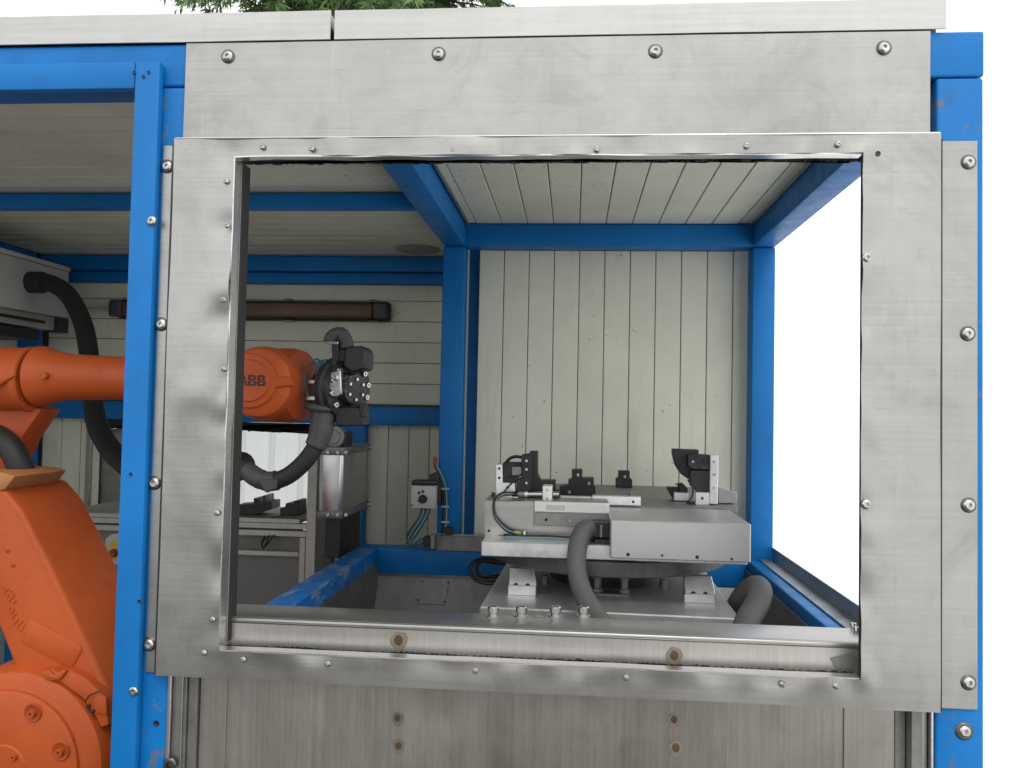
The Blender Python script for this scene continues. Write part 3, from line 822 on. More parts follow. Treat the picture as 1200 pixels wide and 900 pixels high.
for q in ((364, 428, 369, 421, 376, 424, 378, 438), (361, 432, 357, 446, 360, 462, 368, 470), (368, 425, 372, 432, 371, 440, 372, 446)):
    tube('tool_cable', [at(q[i], q[i + 1], TY - .06) for i in (0, 2, 4, 6)], .003, TEAL, rob, 6)
prism('tool_sleeve', [(370, 424), (382, 420), (384, 434), (374, 446), (368, 446)], TY - .06, .04, TEAL, rob, .004, 2)
def band(name, y0, y1, r0, r1, mat, x=378, Y=.55, tilt=2):
    a, b = at(x, y0, Y), at(x + tilt, y1, Y)
    lathe(name, [(0, 0), (r0, 0), (r1, (b - a).length), (0, (b - a).length)], a, b - a, mat, rob, 20)
band('cable_cuff', 447, 470, .036, .039, TAPE, 377)
band('cuff_strap', 446, 449.5, .0385, .0385, WHITE, 377, .55, 0)
band('cuff_strap', 465, 468.5, .0415, .0415, WHITE, 376, .55, 0)
# arm cable conduit running down into the lower arm
tube('arm_conduit', [at(-60, 470, .70), at(-20, 500, .62), at(10, 522, .56), at(26, 552, .56), at(34, 575, .58)], .036, RUBBER, rob, 14)

# ================================================================== DRESS HOSE from the wall cabinet to the tool
dh = empty('dress_hose', at(33, 331, 2.0), 'long black corrugated hose looping from wall cabinet to the robot tool', 'hose')
hp_ = [at(31, 332, 2.0), at(56, 331, 2.0), at(80, 346, 1.96), at(98, 382, 1.88), at(106, 430, 1.75), at(112, 490, 1.55), at(125, 520, 1.40), at(143, 540, 1.25), at(190, 572, .95), at(245, 555, .70), at(284, 546, .56)]
tube('hose', hp_, .042, RUBBER, dh, 16, .012, .05, .012)
lathe('hose_fitting', [(0, 0), (.054, 0), (.054, .10), (.046, .105), (0, .105)], at(29, 331, 2.0), (1, -.05, 0), RUBBER, dh, 20)
dp = [at(283, 545, .56), at(300, 559, .55), at(318, 564, .545), at(340, 556, .54), at(362, 535, .54), at(374, 512, .545), at(379, 488, .55), at(379, 472, .555)]
tube('hose_end', dp, .0255, RUBBER, dh, 16, .01, .06, .007)
pt = catmull(dp, .006)
def sleeve(name, i0, i1, r0, r1, mat):
    bm = bmesh.new(); seg = pt[i0:i1]
    bm_tube(bm, seg, lambda i: (r0 + (r1 - r0) * i / max(1, len(seg) - 1)) * (1 + .05 * noise.noise(Vector((i * .5, r0 * 99, 0)))), 16)
    return obj(name, bm, mat, dh, smooth=True)
L_ = len(pt)
sleeve('tape_wrap', 3, int(L_ * .34), .028, .030, TAPE)
sleeve('tape_wrap', int(L_ * .68), L_, .031, .040, TAPE)
prism('tape_tag', [(300, 562), (324, 562), (323, 573), (311, 578)], .50, .02, TAPE, dh, .004)
a = at(379, 476, .55)
bm = bmesh.new()
bm_lathe(bm, [(.036, -.012), (.050, -.006), (.056, .002), (.050, .010), (.036, .012)], a, (.1, -.2, 1), 22)
for v in bm.verts: v.co += Vector((0, 0, .006 * noise.noise(v.co * 60)))
obj('torn_collar', bm, TAPE, dh, smooth=True)

# ================================================================== WALL CABINET, upper left
cx = at(80, 350, 2.3).x
cab = empty('wall_cabinet', (cx - .2, 1.8, 2.0), 'pale grey cabinet box on a slotted rail high at the left wall', 'cabinet')
zt, zb_ = at(80, 319, 2.3).z, at(76, 373, 2.3).z
body = box('body', -3.148, cx, 1.2, 2.3, zb_, zt, CAB, cab, .006, 2)
box('lid', -3.148, cx + .006, 1.19, 2.305, zt + .002, zt + .026, CAB, cab, .005, 2)
box('slotted_rail', -3.148, cx - .03, 1.2, 2.24, zb_ - .072, zb_ - .003, ALU_D, cab, .003)
box('rail_slot', cx - .031, cx - .026, 1.2, 2.16, zb_ - .046, zb_ - .030, BLACK, cab, 0)
box('rail_end', cx - .07, cx + .002, 2.242, 2.31, zb_ - .082, zb_ - .003, BLACK, cab, .003)
box('under_rail', -3.148, cx - .05, 1.2, 2.15, zb_ - .135, zb_ - .078, BLACK, cab, .003)

# ================================================================== WALL LAMP on the rear wall
wlmp = empty('wall_lamp', at(290, 375, 2.6), 'long dark brown tube lamp on the cream rear wall above the robot', 'lamp')
xa, xb = at(133, 356, 2.52).x, at(455, 363, 2.52).x
za, zb2 = at(290, 374, 2.52).z, at(290, 351, 2.52).z
box('housing', xa, xb, 2.545, 2.617, za, zb2, BLACK, wlmp, .018, 3)
box('lens', xa + .05, xb - .09, 2.515, 2.544, za + .014, zb2 - .014, BROWN, wlmp, .014, 3)
box('end_cap', xb - .088, xb - .012, 2.512, 2.544, za + .010, zb2 - .010, TAPE, wlmp, .012, 3)
box('end_cap', xa - .03, xa + .048, 2.512, 2.544, za + .006, zb2 - .006, TAPE, wlmp, .016, 3)
for px in (337, 437):
    q = at(px, 362, 2.52).x
    box('clip', q - .02, q + .02, 2.52, 2.56, zb2 + .001, zb2 + .008, STEEL_D, wlmp, .002)
    box('clip', q - .03, q + .03, 2.52, 2.56, za - .008, za - .001, STEEL_D, wlmp, .002)
tube('feed_cable', [(xa - .01, 2.59, (za + zb2) / 2), (xa - .10, 2.60, (za + zb2) / 2), (xa - .25, 2.605, (za + zb2) / 2 + .002)], .010, GREYP, wlmp, 8)

# ================================================================== ROTARY WORK TABLE
rt = empty('rotary_table', (.12, 1.1, .716), 'stainless rotary work table with clamps, jigs and a bright cover box', 'turntable')
ZP = 1.16
cor = [UZ(562, 711, ZP), UZ(868, 725, ZP), UZ(822, 662, ZP), UZ(598, 652, ZP)]
def slab(name, pts, z0, z1, mat, parent, bev=.002):
    bm = bmesh.new()
    a = [bm.verts.new((p.x, p.y, z1)) for p in pts]; b = [bm.verts.new((p.x, p.y, z0)) for p in pts]
    bm.faces.new(a); bm.faces.new(b[::-1])
    for i in range(len(a)): bm.faces.new((a[i], b[i], b[(i + 1) % len(a)], a[(i + 1) % len(a)]))
    bmesh.ops.recalc_face_normals(bm, faces=bm.faces)
    bevel_all(bm, bev)
    return obj(name, bm, mat, parent)
slab('base_plate', cor, ZP - .028, ZP, PLATE, rt, .004)
box('pedestal', -.18, .42, .85, 1.40, .717, ZP - .029, STEEL_D, rt, .004)
RC = Vector((.125, 1.11, 0))
lathe('slew_ring', [(0, 0), (.40, 0), (.415, .006), (.415, .050), (.40, .054), (0, .054)], (RC.x, RC.y, 1.246), (0, 0, 1), RING, rt, 72)
lathe('drive_column', [(.20, 0), (.20, .084), (0, .084)], (RC.x, RC.y + .05, ZP + .001), (0, 0, 1), BLACK, rt, 32)
fp = UZ(717, 700, ZP)
box('foot_plate', fp.x - .055, fp.x + .055, fp.y + .01, fp.y + .07, ZP + .0005, ZP + .008, STEEL_D, rt, .001)
for dx in (-.045, .042):
    lathe('foot_bolt', [(0, 0), (.017, 0), (.017, .012), (.012, .014), (.012, .040), (.016, .042), (.016, .060), (0, .060)], (fp.x + dx, fp.y + .04, ZP + .008), (0, 0, 1), STEEL_D, rt, 12)
for k in range(3):
    lathe('foot_bolt', [(0, 0), (.012, 0), (.012, .03), (0, .03)], (fp.x - .22 + .2 * k, fp.y + .16, ZP), (0, 0, 1), STEEL_D, rt, 12)
# stop blocks on the base plate
for (px0, px1, yb, ym, yt, sk) in ((595, 628, 698, 685, 664, 1), (802, 838, 707, 695, 673, 2)):
    q = UZ((px0 + px1) / 2, yb, ZP)
    Y = q.y
    lo = pb('stop_block', px0, ym + 1, px1, yb, Y, .055, ALU, rt, .002)
    xl, xr = at(px0 + 1, ym, Y).x, at(px1 + 1, ym, Y).x
    z0 = at(px0, ym + 1, Y).z + .0005; z1 = at(px0, yt, Y + .05).z
    bm = bmesh.new()
    v = [bm.verts.new(c_) for c_ in ((xl, Y + .004, z0), (xr, Y + .004, z0), (xr, Y + .06, z0), (xl, Y + .06, z0), (xl, Y + .034, z1), (xr - .008, Y + .034, z1), (xr - .008, Y + .06, z1), (xl, Y + .06, z1))]
    for f in ((0, 1, 5, 4), (1, 2, 6, 5), (2, 3, 7, 6), (3, 0, 4, 7), (4, 5, 6, 7), (0, 3, 2, 1)): bm.faces.new([v[i] for i in f])
    bevel_all(bm, .002)
    obj('stop_block', bm, ALU, rt)
    for dx in (-.022, .016):
        lathe('block_groove', [(0, 0), (.008, 0), (.008, .003), (0, .003)], ((xl + xr) / 2 + dx, Y + .0025, z0 + .0), (0, 1, 0), BLACK, rt, 10)
# table plate
YT = .70
ZTt = at(640, 637, YT).z
ZTb = at(640, 654, YT).z
xL, xR = at(564, 645, YT).x, at(876, 650, YT).x
slab('table_plate', [Vector((xL, YT, 0)), Vector((xR, YT, 0)), Vector((xR - .02, 1.62, 0)), Vector((xL + .0, 1.62, 0))], ZTb, ZTt, ALU, rt, .002)
p = at(671, 644, YT); lathe('plug', [(0, -.0006), (.009, -.0006), (.009, .001), (0, .001)], (p.x, YT, p.z), (0, 1, 0), SCREW, rt, 12)
YB = .83
def tb(name, x0, y0, x1, y1, Y, d, mat, bev=.0015): return pb(name, x0, y0, x1, y1, Y, d, mat, rt, bev)
zb0 = ZTt + .0005
def tbz(name, x0, y0, x1, Y, d, mat, bev=.0015):        # stands on the table plate
    xm = (x0 + x1) / 2
    return box(name, at(x0, y0, Y).x, at(x1, y0, Y).x, Y, Y + d, zb0, at(xm, y0, Y).z, mat, rt, bev)
hb = tbz('housing', 568, 588, 714, YB + .004, .20, STEEL)
prism('housing_plate', [(567.5, 588), (625, 587), (625, 620), (593, 620.5), (581, 630), (567.5, 630)], YB, .0035, STEEL, rt, .0005)
tb('housing_strip', 626, 588, 714, 601, YB - .001, .004, STEEL_B)
tb('housing_strip', 626, 602, 714, 617, YB - .004, .007, STEEL_D)
tb('cable_clip', 613, 622, 616, 632, YB - .035, .02, STEEL_B)
# cover box at the front right
YC = .655
cvx0, cvx1 = at(715.5, 630, YC).x, at(880, 638, YC).x
cz1, cz0 = at(798, 611.5, YC).z, at(798, 657, YC).z
cvr = slab('cover_box', [Vector((cvx0, YC, 0)), Vector((cvx1, YC, 0)), Vector((cvx1 + .004, .995, 0)), Vector((cvx0 + .002, .995, 0))], cz0, cz1, STEEL_C, rt, .003)
for p in ((736, 650, 1), (776, 651, .7), (817, 653, 1), (857.5, 655, .7)): fast(HOLE, p[0], p[1], YC - .0002, cvr, None, p[2] * .95)
# dark multi-pin connector left of the cover box
tb('connector', 694, 613, 715, 631, .74, .09, ANTHR, .004)
tb('connector', 696, 632, 715, 637, .735, .09, BLACK, .003)
tb('connector_latch', 703, 615, 706, 630, .737, .006, STEEL_D)
# fixture plate on top of the housing
zf = at(750, 592, 1.0).z
fxp = slab('fixture_plate', [Vector((at(640, 590, 1.00).x, 1.00, 0)), Vector((at(864, 594, 1.00).x, 1.00, 0)), Vector((at(846, 572, 1.74).x, 1.74, 0)), Vector((at(652, 566, 1.74).x, 1.74, 0))], zf - .02, zf, STEEL_D, rt)
box('support_frame', xL + .06, xR - .06, 1.06, 1.60, zb0, zf - .021, STEEL_D, rt, .002)
tb('plate_edge', 656, 582, 693, 590.5, .985, .03, ALU)
tb('plate_edge', 694, 581.5, 751, 592, .985, .03, ALU)
# left clamp unit
YK = .93
def kb(name, x0, y0, x1, y1, d, mat, Y=YK, bev=.002): return pb(name, x0, y0, x1, y1, Y, d, mat, rt, bev)
prism('clamp_bracket', [(581, 544), (589, 544), (589, 565.5), (604, 566), (604, 577), (613, 577), (613, 588), (581, 588)], YK, .06, ALU, rt, .0015)
kb('clamp_cylinder', 589.5, 542, 611, 558, .05, ANTHR)
kb('cylinder_face', 600, 547, 611, 557, .002, STEEL_D, YK - .0025)
prism('clamp_jaw', [(611, 533), (622, 532), (623, 574), (605, 576), (606, 562), (611, 560)], YK - .012, .06, ANTHR, rt, .002)
prism('clamp_jaw', [(620.5, 529), (630, 529), (630, 556), (634, 563), (651, 563), (651, 574), (622, 575)], YK + .05, .06, BLACK, rt, .002)
prism('cylinder_shadow', [(589.5, 559), (606, 559), (608, 565), (589.5, 565)], YK + .01, .04, BLACK, rt, .001)  # black block standing in for the shade under the clamp cylinder
tube('air_tube', [at(593, 542, YK + .01), at(598, 537, YK + .01), at(605, 535, YK + .01), at(611, 536, YK + .01)], .0055, RUBBER, rt, 8)
for (x0, x1, r_, mt) in ((600, 607, .009, BLACK), (607, 615, .013, STEEL_D), (615, 619, .017, SCREW), (619, 636, .010, SCREW), (648, 655, .010, SCREW)):
    cyl('sensor', at(x0, 579, .93), at(x1, 579, .93), r_, mt, rt, 14)
kb('sensor_block', 635.5, 569, 647, 589, .05, ALU, .90)
pb('seal_block', 604, 574, 656, 588, .97, .06, BLACK, rt, .002)
cyl('stub', at(578, 583, .90), at(578, 577, .90), .006, BLACK, rt, 10)
for dz, mt in ((0, BLACK), (1.6, TEAL_L), (3.0, BLACK)):
    tube('sensor_cable', [at(602, 578 + dz * .4, .90), at(588, 578 + dz, .87), at(579, 588 + dz, .83), at(580, 603 + dz, .815), at(592, 617 + dz * 1.2, .81), at(606, 624 + dz * .6, .80), at(616, 627 + dz * .6, .80)], .0042, mt, rt, 7)
    tube('table_cable', [at(590, 627 + dz * 1.3, .80), at(616, 628 + dz, .795), at(650, 629 + dz, .795), at(685, 631 + dz, .79)], .004, mt, rt, 7)
tube('yellow_lead', [at(598, 621, .808), at(605, 623.5, .80), at(611, 625, .80)], .004, YELLOW, rt, 7)
# black stepped jigs
def jig(px, base, sc, Y):
    def q(x, y): return (px + x * sc, base + y * sc)
    prism('jig', [q(-21, 0), q(-21, -11), q(-11, -13), q(-11, -19), q(-7, -20), q(-7, -31), q(5.5, -31), q(5.5, -21), q(19, -21), q(19, -12), q(21, -11), q(21, 0)], Y, .07, ANTHR, rt, .0015)
jig(677, 581.5, 1.0, 1.27)
for p in ((667, 577, 2.0), (677, 557, 1.7), (690, 567, 1.7)):
    c = at(p[0], p[1], 1.262); cyl('jig_screw', (c.x, 1.269, c.z - .004), (c.x, 1.269, c.z + .006), .0055 * p[2] / 1.7, SCREW, rt, 12)
prism('jig', [(722, 571), (722, 561), (725, 560), (725, 552), (738, 552), (738, 560), (741, 562), (741, 571.5)], 1.63, .06, ANTHR, rt, .0015)
c = at(732, 559, 1.62); cyl('jig_screw', (c.x, 1.628, c.z - .004), (c.x, 1.628, c.z + .006), .006, SCREW, rt, 12)
c = at(739, 580, 1.30); cyl('jig_screw', (c.x, 1.30, zf), (c.x, 1.30, zf + .014), .006, SCREW, rt, 12)
# right fixture: half round jaw on an upright
kb('fixture_upright', 832, 533, 841.5, 591, .05, ALU, 1.06)
kb('fixture_foot', 815, 577, 831.5, 592, .05, ALU, 1.06)
arc = [(788, 526)] + [(788 + 42 * (1 - math.cos(a_)) * 1.0, 526 + 42 * math.sin(a_)) for a_ in [math.radians(d_) for d_ in (10, 25, 40, 55, 68)]]
prism('half_round_jaw', [(788.5, 526), (789, 534), (792, 545), (798, 555), (806, 561), (813, 562.5), (831.5, 562.5), (831.5, 533), (819, 532.5), (819, 527)], 1.115, .05, ANTHR, rt, .003)
prism('jaw_block', [(806, 533), (831.5, 533), (831.5, 550), (812, 550), (806, 546)], 1.072, .038, ANTHR, rt, .002)
prism('jaw_block', [(809, 551), (831.5, 551), (831.5, 577), (818, 577), (809, 569)], 1.078, .034, BLACK, rt, .002)
prism('small_clamp', [(781, 571), (800, 571), (807, 576.5), (807, 586), (790, 586.5)], 1.19, .04, ANTHR, rt, .002)
kb('small_clamp', 790, 577, 807, 587, .03, ALU, 1.15)
prism('small_clamp', [(794, 567), (800, 566), (806, 572), (806, 577), (797, 577)], 1.17, .03, ANTHR, rt, .002)
prism('wedge_plate', [(842, 571), (863.5, 577.5), (863.5, 589.5), (842, 590)], 1.10, .05, STEEL, rt, .0015)
pb('fixture_bracket', 806, 588, 816, 592, 1.07, .04, BLACK, rt, .001)

for px, py, Y in ((585, 549, YK - .001), (585, 560, YK - .001), (585, 581, YK - .001), (595, 571, YK - .001), (617, 540, YK - .013), (617, 550, YK - .013), (617, 566, YK - .013), (836.5, 541, 1.059), (836.5, 556, 1.059), (836.5, 572, 1.059),
                  (641, 574, .899), (641, 584, .899), (823, 584, 1.059), (662, 586, .984), (685, 586, .984), (705, 587, .984), (742, 588, .984), (572, 594, YB - .001), (620, 592, YB - .001), (620, 614, YB - .001), (573, 622, YB - .001),
                  (640, 609, YB - .005), (668, 610, YB - .005), (812, 541, 1.071), (825, 541, 1.071), (594, 546, YK - .001), (606, 545, YK - .001)):
    c = at(px, py, Y)
    lathe('cap_screw', [(0, .0005), (.0022, .0005), (.0024, -.003), (.0042, -.003), (.0046, -.002), (.0046, .002), (0, .002)], c, (0, 1, 0), SCREW if (px * 7) % 3 > 1 else BLACK, rt, 10)
tube('air_tube', [at(611, 556, YK - .02), at(603, 563, YK - .03), at(596, 570, YK - .035), at(590, 577, YK - .03)], .003, BLACK, rt, 6)
tube('air_tube', [at(806, 562, 1.05), at(812, 572, 1.03), at(811, 582, 1.02), at(806, 588, 1.02)], .003, BLACK, rt, 6)
tb('name_plate', 640, 592, 662, 598, YB - .0018, .0006, ALU_D, 0)

# ================================================================== HOSES in the bay
g1 = empty('grey_hose', at(684, 705, .45), 'thick grey ribbed hose dropping in front of the turntable plate', 'hose')
tube('hose', [at(697, 628, .825), at(690, 620, .76), at(683, 624, .70), at(677, 641, .665), at(676, 668, .63), at(683, 695, .58), at(697, 720, .50), at(712, 742, .42), at(722, 775, .40)], .0285, HOSE_G, g1, 18, .01, .07, .008)
g2 = empty('grey_hose', at(880, 730, .45), 'short bent grey hose arching beside the right blue rail', 'hose')
tube('hose', [at(868, 752, .40), at(876, 728, .46), at(887, 708, .53), at(891, 694, .58), at(887, 688, .66), at(876, 693, .80), at(862, 712, .92), at(848, 740, .98)], .033, HOSE_G, g2, 18, .01, .05, .008)
cl = empty('cable_loop', at(570, 680, 1.5), 'coil of thin black cables beside the turntable on the back rail', 'cables')
for k in range(6):
    o_ = k * 1.5 + random.uniform(-.5, .5)
    w1, w2 = random.uniform(-2, 2), random.uniform(-2, 2)
    tube('cable', [at(604, 660 + o_ * .5, 1.38), at(576 + w1, 654 + o_ * 1.1, 1.48 + k * .012), at(559 + o_ * 1.0, 655 + o_ * .5, 1.53 + k * .012), at(549 + o_ * 1.9, 666 + w2, 1.54 + k * .01), at(556 + o_ * 1.4, 680 - o_ * .9, 1.52), at(575 + w2, 685 - o_ * 1.7, 1.46), at(604, 676 - o_ * 1.2, 1.38)], .0036, (BLACK, RUBBER, STEEL_D)[k % 3], cl, 7)

# ================================================================== CABLE TRAY and VALVE BOX at the rear post
ct = empty('cable_tray', at(540, 650, 1.70), 'grey steel cable tray lying on the rear blue rail', 'cable tray')
zt0 = 1.1255
tr_x0, tr_x1 = at(508, 640, 1.70).x, .20
box('tray_front', tr_x0, tr_x1, 1.765, 1.769, zt0, at(530, 631, 1.70).z, STEEL_D, ct, .001)
box('tray_floor', tr_x0, tr_x1, 1.770, 1.870, zt0, zt0 + .004, STEEL_D, ct, .001)
box('tray_lid', tr_x0 + .0, tr_x1, 1.764, 1.776, at(530, 630.5, 1.70).z, at(530, 628.5, 1.70).z, STEEL, ct, .001)
vb = empty('valve_box', at(496, 600, 1.70), 'small white valve block with hanging teal tubes beside the rear post', 'valve block')
body = pb('body', 481.5, 569, 510, 596, 1.68, .07, GREYP, vb, .004, 2)
pb('cap', 482, 563.5, 512, 568.5, 1.675, .08, BLACK, vb, .004, 2)
prism('bracket', [(503, 556), (511, 553), (516, 570), (516, 590), (511, 590), (510, 569), (503, 567)], 1.73, .05, BLACK, vb, .003)
lathe('dial', [(0, -.018), (.014, -.018), (.018, -.012), (.020, 0), (0, 0)], at(495.5, 585, 1.68), (0, 1, 0), ANTHR, vb, 18)
for p, r_, mt in (((491, 577.5), .006, BLACK), ((495.5, 576), .006, BLACK), ((487.5, 589), .009, SCREW), ((482.5, 592), .004, BLACK)):
    lathe('port', [(0, -.004), (r_, -.004), (r_ * 1.1, 0), (0, 0)], at(p[0], p[1], 1.68), (0, 1, 0), mt, vb, 12)
for k in range(7):
    s = k * 1.7
    tube('air_tube', [at(494 + s, 594, 1.71), at(491 + s * .9, 606, 1.70), at(481 + s * .8, 620 + s * .4, 1.69), at(476.5 + s * .55, 632 + s * .25, 1.69), at(482 + s * .3, 639.5 - s * .1, 1.69), at(492, 638 - s * .55, 1.70), at(499, 636 - s * .5, 1.71)], .0052, (TEAL, BLACK, TEAL_L)[k % 3], vb, 7)
pb('plug', 496, 629, 504, 641, 1.69, .05, ANTHR, vb, .003)
pb('plug', 504, 627, 509, 643, 1.70, .05, STEEL_D, vb, .002)
for k in range(3):
    tube('riser_cable', [at(509 + k, 545, 1.765), at(514 + k * 1.5, 556, 1.768), at(518 + k * 2.2, 572, 1.768), at(519 + k * 2.2, 600, 1.768), at(517 + k * 2.2, 628, 1.768)], .0045, (BLACK, TEAL, TEAL_L)[k], vb, 7)
for py in (572, 593, 611):
    pb('cable_tie', 517, py, 526, py + 2, 1.758, .012, GREYP, vb, .0005)
pb('plug', 507.5, 536, 511.5, 545, 1.76, .02, RED, vb, .002)
pb('plug', 521, 618, 530, 627, 1.735, .03, BLACK, vb, .003)

# ================================================================== WORKBENCH behind the robot
YW = 1.98
bx0, bx1 = at(70, 612, YW).x, at(360, 622, YW).x
wk = empty('workbench', ((bx0 + bx1) / 2, YW + .2, .058), 'aluminium profile workbench with grey back sheet behind the robot', 'workbench')
zA, zB, zC = at(320, 611, YW).z, at(320, 619.5, YW).z, at(320, 627, YW).z
box('table_top', bx0, at(352, 610, YW).x, YW - .01, YW + .42, zA - .006, zA + .016, ALU_D, wk, .002)
box('frame_rail', bx0, bx1, YW, YW + .035, zB, zA - .007, ALU_D, wk, .002)
box('frame_rail', bx0, bx1 - .002, YW, YW + .035, zC - .006, zB - .008, ALU_D, wk, .002)
box('rail_slot', bx0, bx1 - .03, YW + .006, YW + .03, zB - .0075, zB - .0005, BLACK, wk, 0)
for xx in (at(349, 650, YW).x, at(361.5, 650, YW).x - 0, bx0 + .02):
    pass
box('leg', at(350, 650, YW).x, at(357.5, 650, YW).x, YW + .002, YW + .035, .06, zC - .007, ALU_D, wk, .003)
box('leg', bx0 + .01, bx0 + .045, YW + .002, YW + .035, .06, zC - .007, ALU_D, wk, .003)
box('leg', bx0 + .01, bx0 + .045, YW + .38, YW + .415, .06, zA - .007, ALU_D, wk, .003)
box('leg', at(350, 650, YW).x, at(357.5, 650, YW).x, YW + .38, YW + .415, .06, zA - .007, ALU_D, wk, .003)
box('upright', at(360, 600, YW).x, at(371.5, 600, YW).x, YW - .01, YW + .24, .06, at(365, 500, YW).z, ALU_D, wk, .003)
zD = at(320, 649, YW).z
box('cross_bar', bx0 + .046, at(349.5, 650, YW).x, YW + .006, YW + .03, zD - .012, zD + .012, ALU_D, wk, .002)
box('back_sheet', bx0 + .046, at(349, 650, YW).x, YW + .05, YW + .056, .10, zC - .01, BENCHP, wk, .001)
tube('bench_cable', [at(321, 627, YW - .01), at(316, 634, YW - .012), at(310, 641, YW - .014), at(307, 640, YW - .014), at(309, 633, YW - .012), at(316, 628, YW - .01)], .004, BLACK, wk, 6)
tube('bench_cable', [at(316, 627, YW - .01), at(312, 636, YW - .02), at(308.5, 643, YW - .022), at(307, 634, YW - .02), at(311, 628, YW - .01)], .004, BLACK, wk, 6)
slab('side_plate', [at(336, 0, YW).xy.to_3d(), Vector((at(372, 600, YW + .3).x, YW + .36, 0)), Vector((at(366, 600, YW + .3).x, YW + .40, 0)), Vector((at(330, 600, YW).x, YW + .1, 0))], zA + .0165, zA + .022, STEEL, wk, .001)
zj = zA + .0165
def bj(pts, Y, dep, label):
    P = [at(x, y, Y) for x, y in pts]
    dz = min(q.z for q in P) - zj
    o = prism('clamp_jig', [(q.x, q.z - dz) for q in P], Y, dep, BLACK, None, .002, 1, True)
    return tag(o, label, 'jig', 'black jigs on the bench')
bj([(276, 606), (276, 595), (297, 594), (297, 587), (301, 587), (301, 594), (307.5, 593), (307.5, 584), (310.5, 584), (310.5, 591), (318, 591), (318, 600), (300, 606)], YW + .08, .12, 'low black clamp jig with two prongs on the bench near the jamb')
bj([(328, 602), (328, 594), (334, 592), (335, 588), (342, 588), (342, 591), (345, 585), (350, 585), (350, 602)], YW + .10, .12, 'stepped black clamp jig at the right end of the bench')

# stainless box on the bench upright
YX = 1.55
sx0, sx1 = at(373, 565, YX).x, at(402, 565, YX).x
sz1, sz0 = at(390, 524, YX).z, at(390, 608, YX).z
sb = empty('steel_box', ((sx0 + sx1) / 2, YX + .2, sz0), 'stainless steel box with bolted bands below the robot tool', 'box')
box('body', sx0, sx1 - .002, YX + .002, YX + .42, sz0 + .004, sz1 - .004, STEEL_B, sb, .018, 3)
for za_, zb_ in ((sz0, sz0 + .032), (sz1 - .034, sz1)):
    box('band', sx0 - .004, sx1 + .003, YX - .004, YX + .426, za_, zb_, STEEL_D, sb, .006, 2)
for py in (530, 603):
    for px in (385, 396.5, 406):
        c = at(px, py, YX - .006)
        lathe('band_bolt', [(0, -.010), (.007, -.010), (.009, -.006), (.009, .003), (0, .003)], c, (0, 1, 0), SCREW, sb, 10)
for z_ in (sz0 + .016, sz1 - .017):
    lathe('band_bolt', [(0, .012), (.008, .012), (.010, .006), (.010, 0), (0, 0)], (sx1 + .003, YX + .41, z_), (1, 0, 0), SCREW, sb, 10)
box('foot', sx0 + .01, sx1 - .03, YX + .08, YX + .40, zA - .10, sz0 - .001, BLACK, sb, .003)
box('foot', sx0 + .02, sx0 + .06, YX + .20, YX + .30, .059, zA - .101, ALU_D, sb, .003)
cu = at(388, 512, YX)
lathe('coupling', [(0, -.02), (.042, -.02), (.045, -.015), (.045, .02), (.030, .022), (.028, .03), (0, .03)], (cu.x, YX + .06, cu.z), (0, -1, 0), STEEL_D, sb, 24)
box('coupling_base', cu.x - .035, cu.x + .05, YX + .05, YX + .15, sz1 + .0005, cu.z + .02, ANTHR, sb, .003)

# emergency stop box, bottom of the rear left
YE = 2.05
es = empty('stop_button_box', at(132, 650, YE), 'pale box with yellow plate and red push button at the bench end', 'switch box')
prism('body', [(123, 632), (130, 626), (146, 624), (146, 662), (123, 662)], 1.93, .045, GREYP, es, .003)
prism('plate', [(128, 636), (146, 632), (146, 656), (128, 656)], 1.925, .004, YELLOW, es, .001)
lathe('button', [(0, -.024), (.016, -.024), (.020, -.018), (.020, 0), (0, 0)], at(134, 648, 1.925), (0, 1, 0), RED, es, 16)
box('mount', at(136, 640, 1.95).x, at(146, 640, 1.95).x, 1.976, YW + .0, at(134, 655, 1.95).z, at(134, 630, 1.95).z, ALU_D, es, .002)

# ================================================================== WHITE FENCE behind the cell
fe = empty('fence', (-3.6, 6.0, 0), 'white ribbed sheet fence seen through the rear hatch', 'fence')
pm = bmesh.new()
W_ = .30
prof = [(0, 0), (.10, 0), (.115, .022), (.155, .022), (.17, 0), (.30, 0)]
for (x, y), (x2, y2) in zip(prof, prof[1:]):
    a = [pm.verts.new((x - .15, y, 0)), pm.verts.new((x2 - .15, y2, 0)), pm.verts.new((x2 - .15, y2, 1.9)), pm.verts.new((x - .15, y, 1.9))]
    pm.faces.new(a)
bmesh.ops.remove_doubles(pm, verts=pm.verts, dist=1e-5)
r = bmesh.ops.extrude_face_region(pm, geom=list(pm.faces))
bmesh.ops.translate(pm, verts=[v for v in r['geom'] if isinstance(v, bmesh.types.BMVert)], vec=(0, .01, 0))
bmesh.ops.recalc_face_normals(pm, faces=pm.faces)
FM = bpy.data.meshes.new('panel'); pm.to_mesh(FM); pm.free(); FM.materials.append(FENCE)
for k in range(16): place('panel', FM, (-6.0 + k * .301, 6.0, .02), fe)
for k in range(4): box('post', -6.1 + k * 1.6, -6.03 + k * 1.6, 6.045, 6.10, 0, 1.85, ZINC, fe, .003)

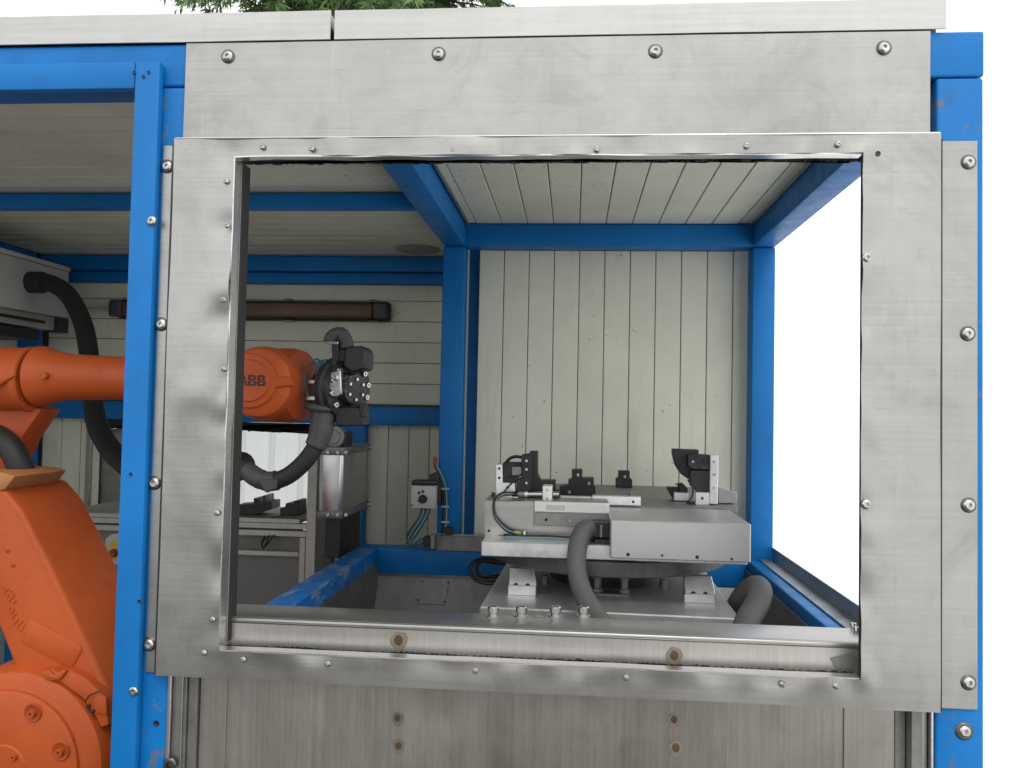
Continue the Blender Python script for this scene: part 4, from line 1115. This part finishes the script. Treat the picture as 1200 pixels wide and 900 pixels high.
# ================================================================== SPRUCE TREES behind the cell
def spruce(x, y, h, rad, label, seed):
    rnd = random.Random(seed)
    t = empty('spruce_tree', (x, y, 0), label, 'tree', 'spruces behind the cell')
    bm = bmesh.new()
    bm_tube(bm, [Vector((x + .06 * math.sin(k), y, h * k / 12)) for k in range(13)], lambda i: .22 * (1 - i / 12.6), 9)
    V_, F_ = [], []
    n_w = 60
    for k in range(n_w):
        z = 1.2 + (h - 1.3) * k / n_w
        L = rad * (1 - (z / h)) ** .8 + .15
        for b_ in range(9):
            a = rnd.uniform(0, 2 * math.pi); l = L * rnd.uniform(.65, 1.1)
            d = Vector((math.cos(a), math.sin(a), 0)); nx = Vector((-d.y, d.x, 0))
            pts = [Vector((x, y, z)) + d * (l * q) + Vector((0, 0, l * (.12 * q - .42 * q * q))) for q in (0, .35, .7, 1)]
            bm_tube(bm, pts, lambda i: .030 * (1 - i / 3.4), 4, False)
            m_ = int((16 + l * 44) * (1.0 if z > 6 else .4))
            for q in range(m_):
                q_ = rnd.uniform(.10, 1.03)
                p = Vector((x, y, z)) + d * (l * q_) + Vector((0, 0, l * (.12 * q_ - .42 * q_ * q_)))
                o_ = nx * (rnd.choice((-1, 1)) * rnd.uniform(.3, 1)) + d * rnd.uniform(.1, .9) + Vector((0, 0, rnd.uniform(-1.2, .0)))
                o_.normalize()
                ln = rnd.uniform(.14, .34)
                wv = o_.cross(Vector((rnd.uniform(-1, 1), rnd.uniform(-1, 1), rnd.uniform(.2, 1)))).normalized()
                b0 = len(V_)
                w0 = wv * ln * .075
                V_ += [p, p + o_ * ln * .5 + w0, p + o_ * ln + Vector((0, 0, -.03)), p + o_ * ln * .5 - w0]
                F_.append((b0, b0 + 1, b0 + 2, b0 + 3))
                for e, fr_ in ((-1, .2), (1, .35), (-1, .5), (1, .65)):
                    c0 = p + o_ * ln * fr_
                    c1 = c0 + (o_ * .8 + wv * e).normalized() * ln * .38 - Vector((0, 0, .02))
                    b0 = len(V_)
                    V_ += [c0 - o_ * .012, c0 + o_ * .012, c1]
                    F_.append((b0, b0 + 1, b0 + 2))
    obj('trunk', bm, BARK, t, smooth=True)
    me = bpy.data.meshes.new('crown')
    org = Vector((x, y, h / 2))
    me.from_pydata([v - org for v in V_], [], F_)
    me.materials.append(NEEDLE)
    place('crown', me, org, t)
for px, Y, h, rad, lab, sd_ in ((322, 12.5, 17, 3.3, 'left spruce tree above the roof edge behind the cell', 3), (415, 14.5, 18, 3.4, 'middle spruce tree behind the joint in the roof edge', 8), (492, 12.2, 16.5, 3.1, 'right spruce tree above the roof edge behind the cell', 5)):
    p = U(px, 5, Y)
    spruce(p.x, Y, h, rad, lab, sd_)
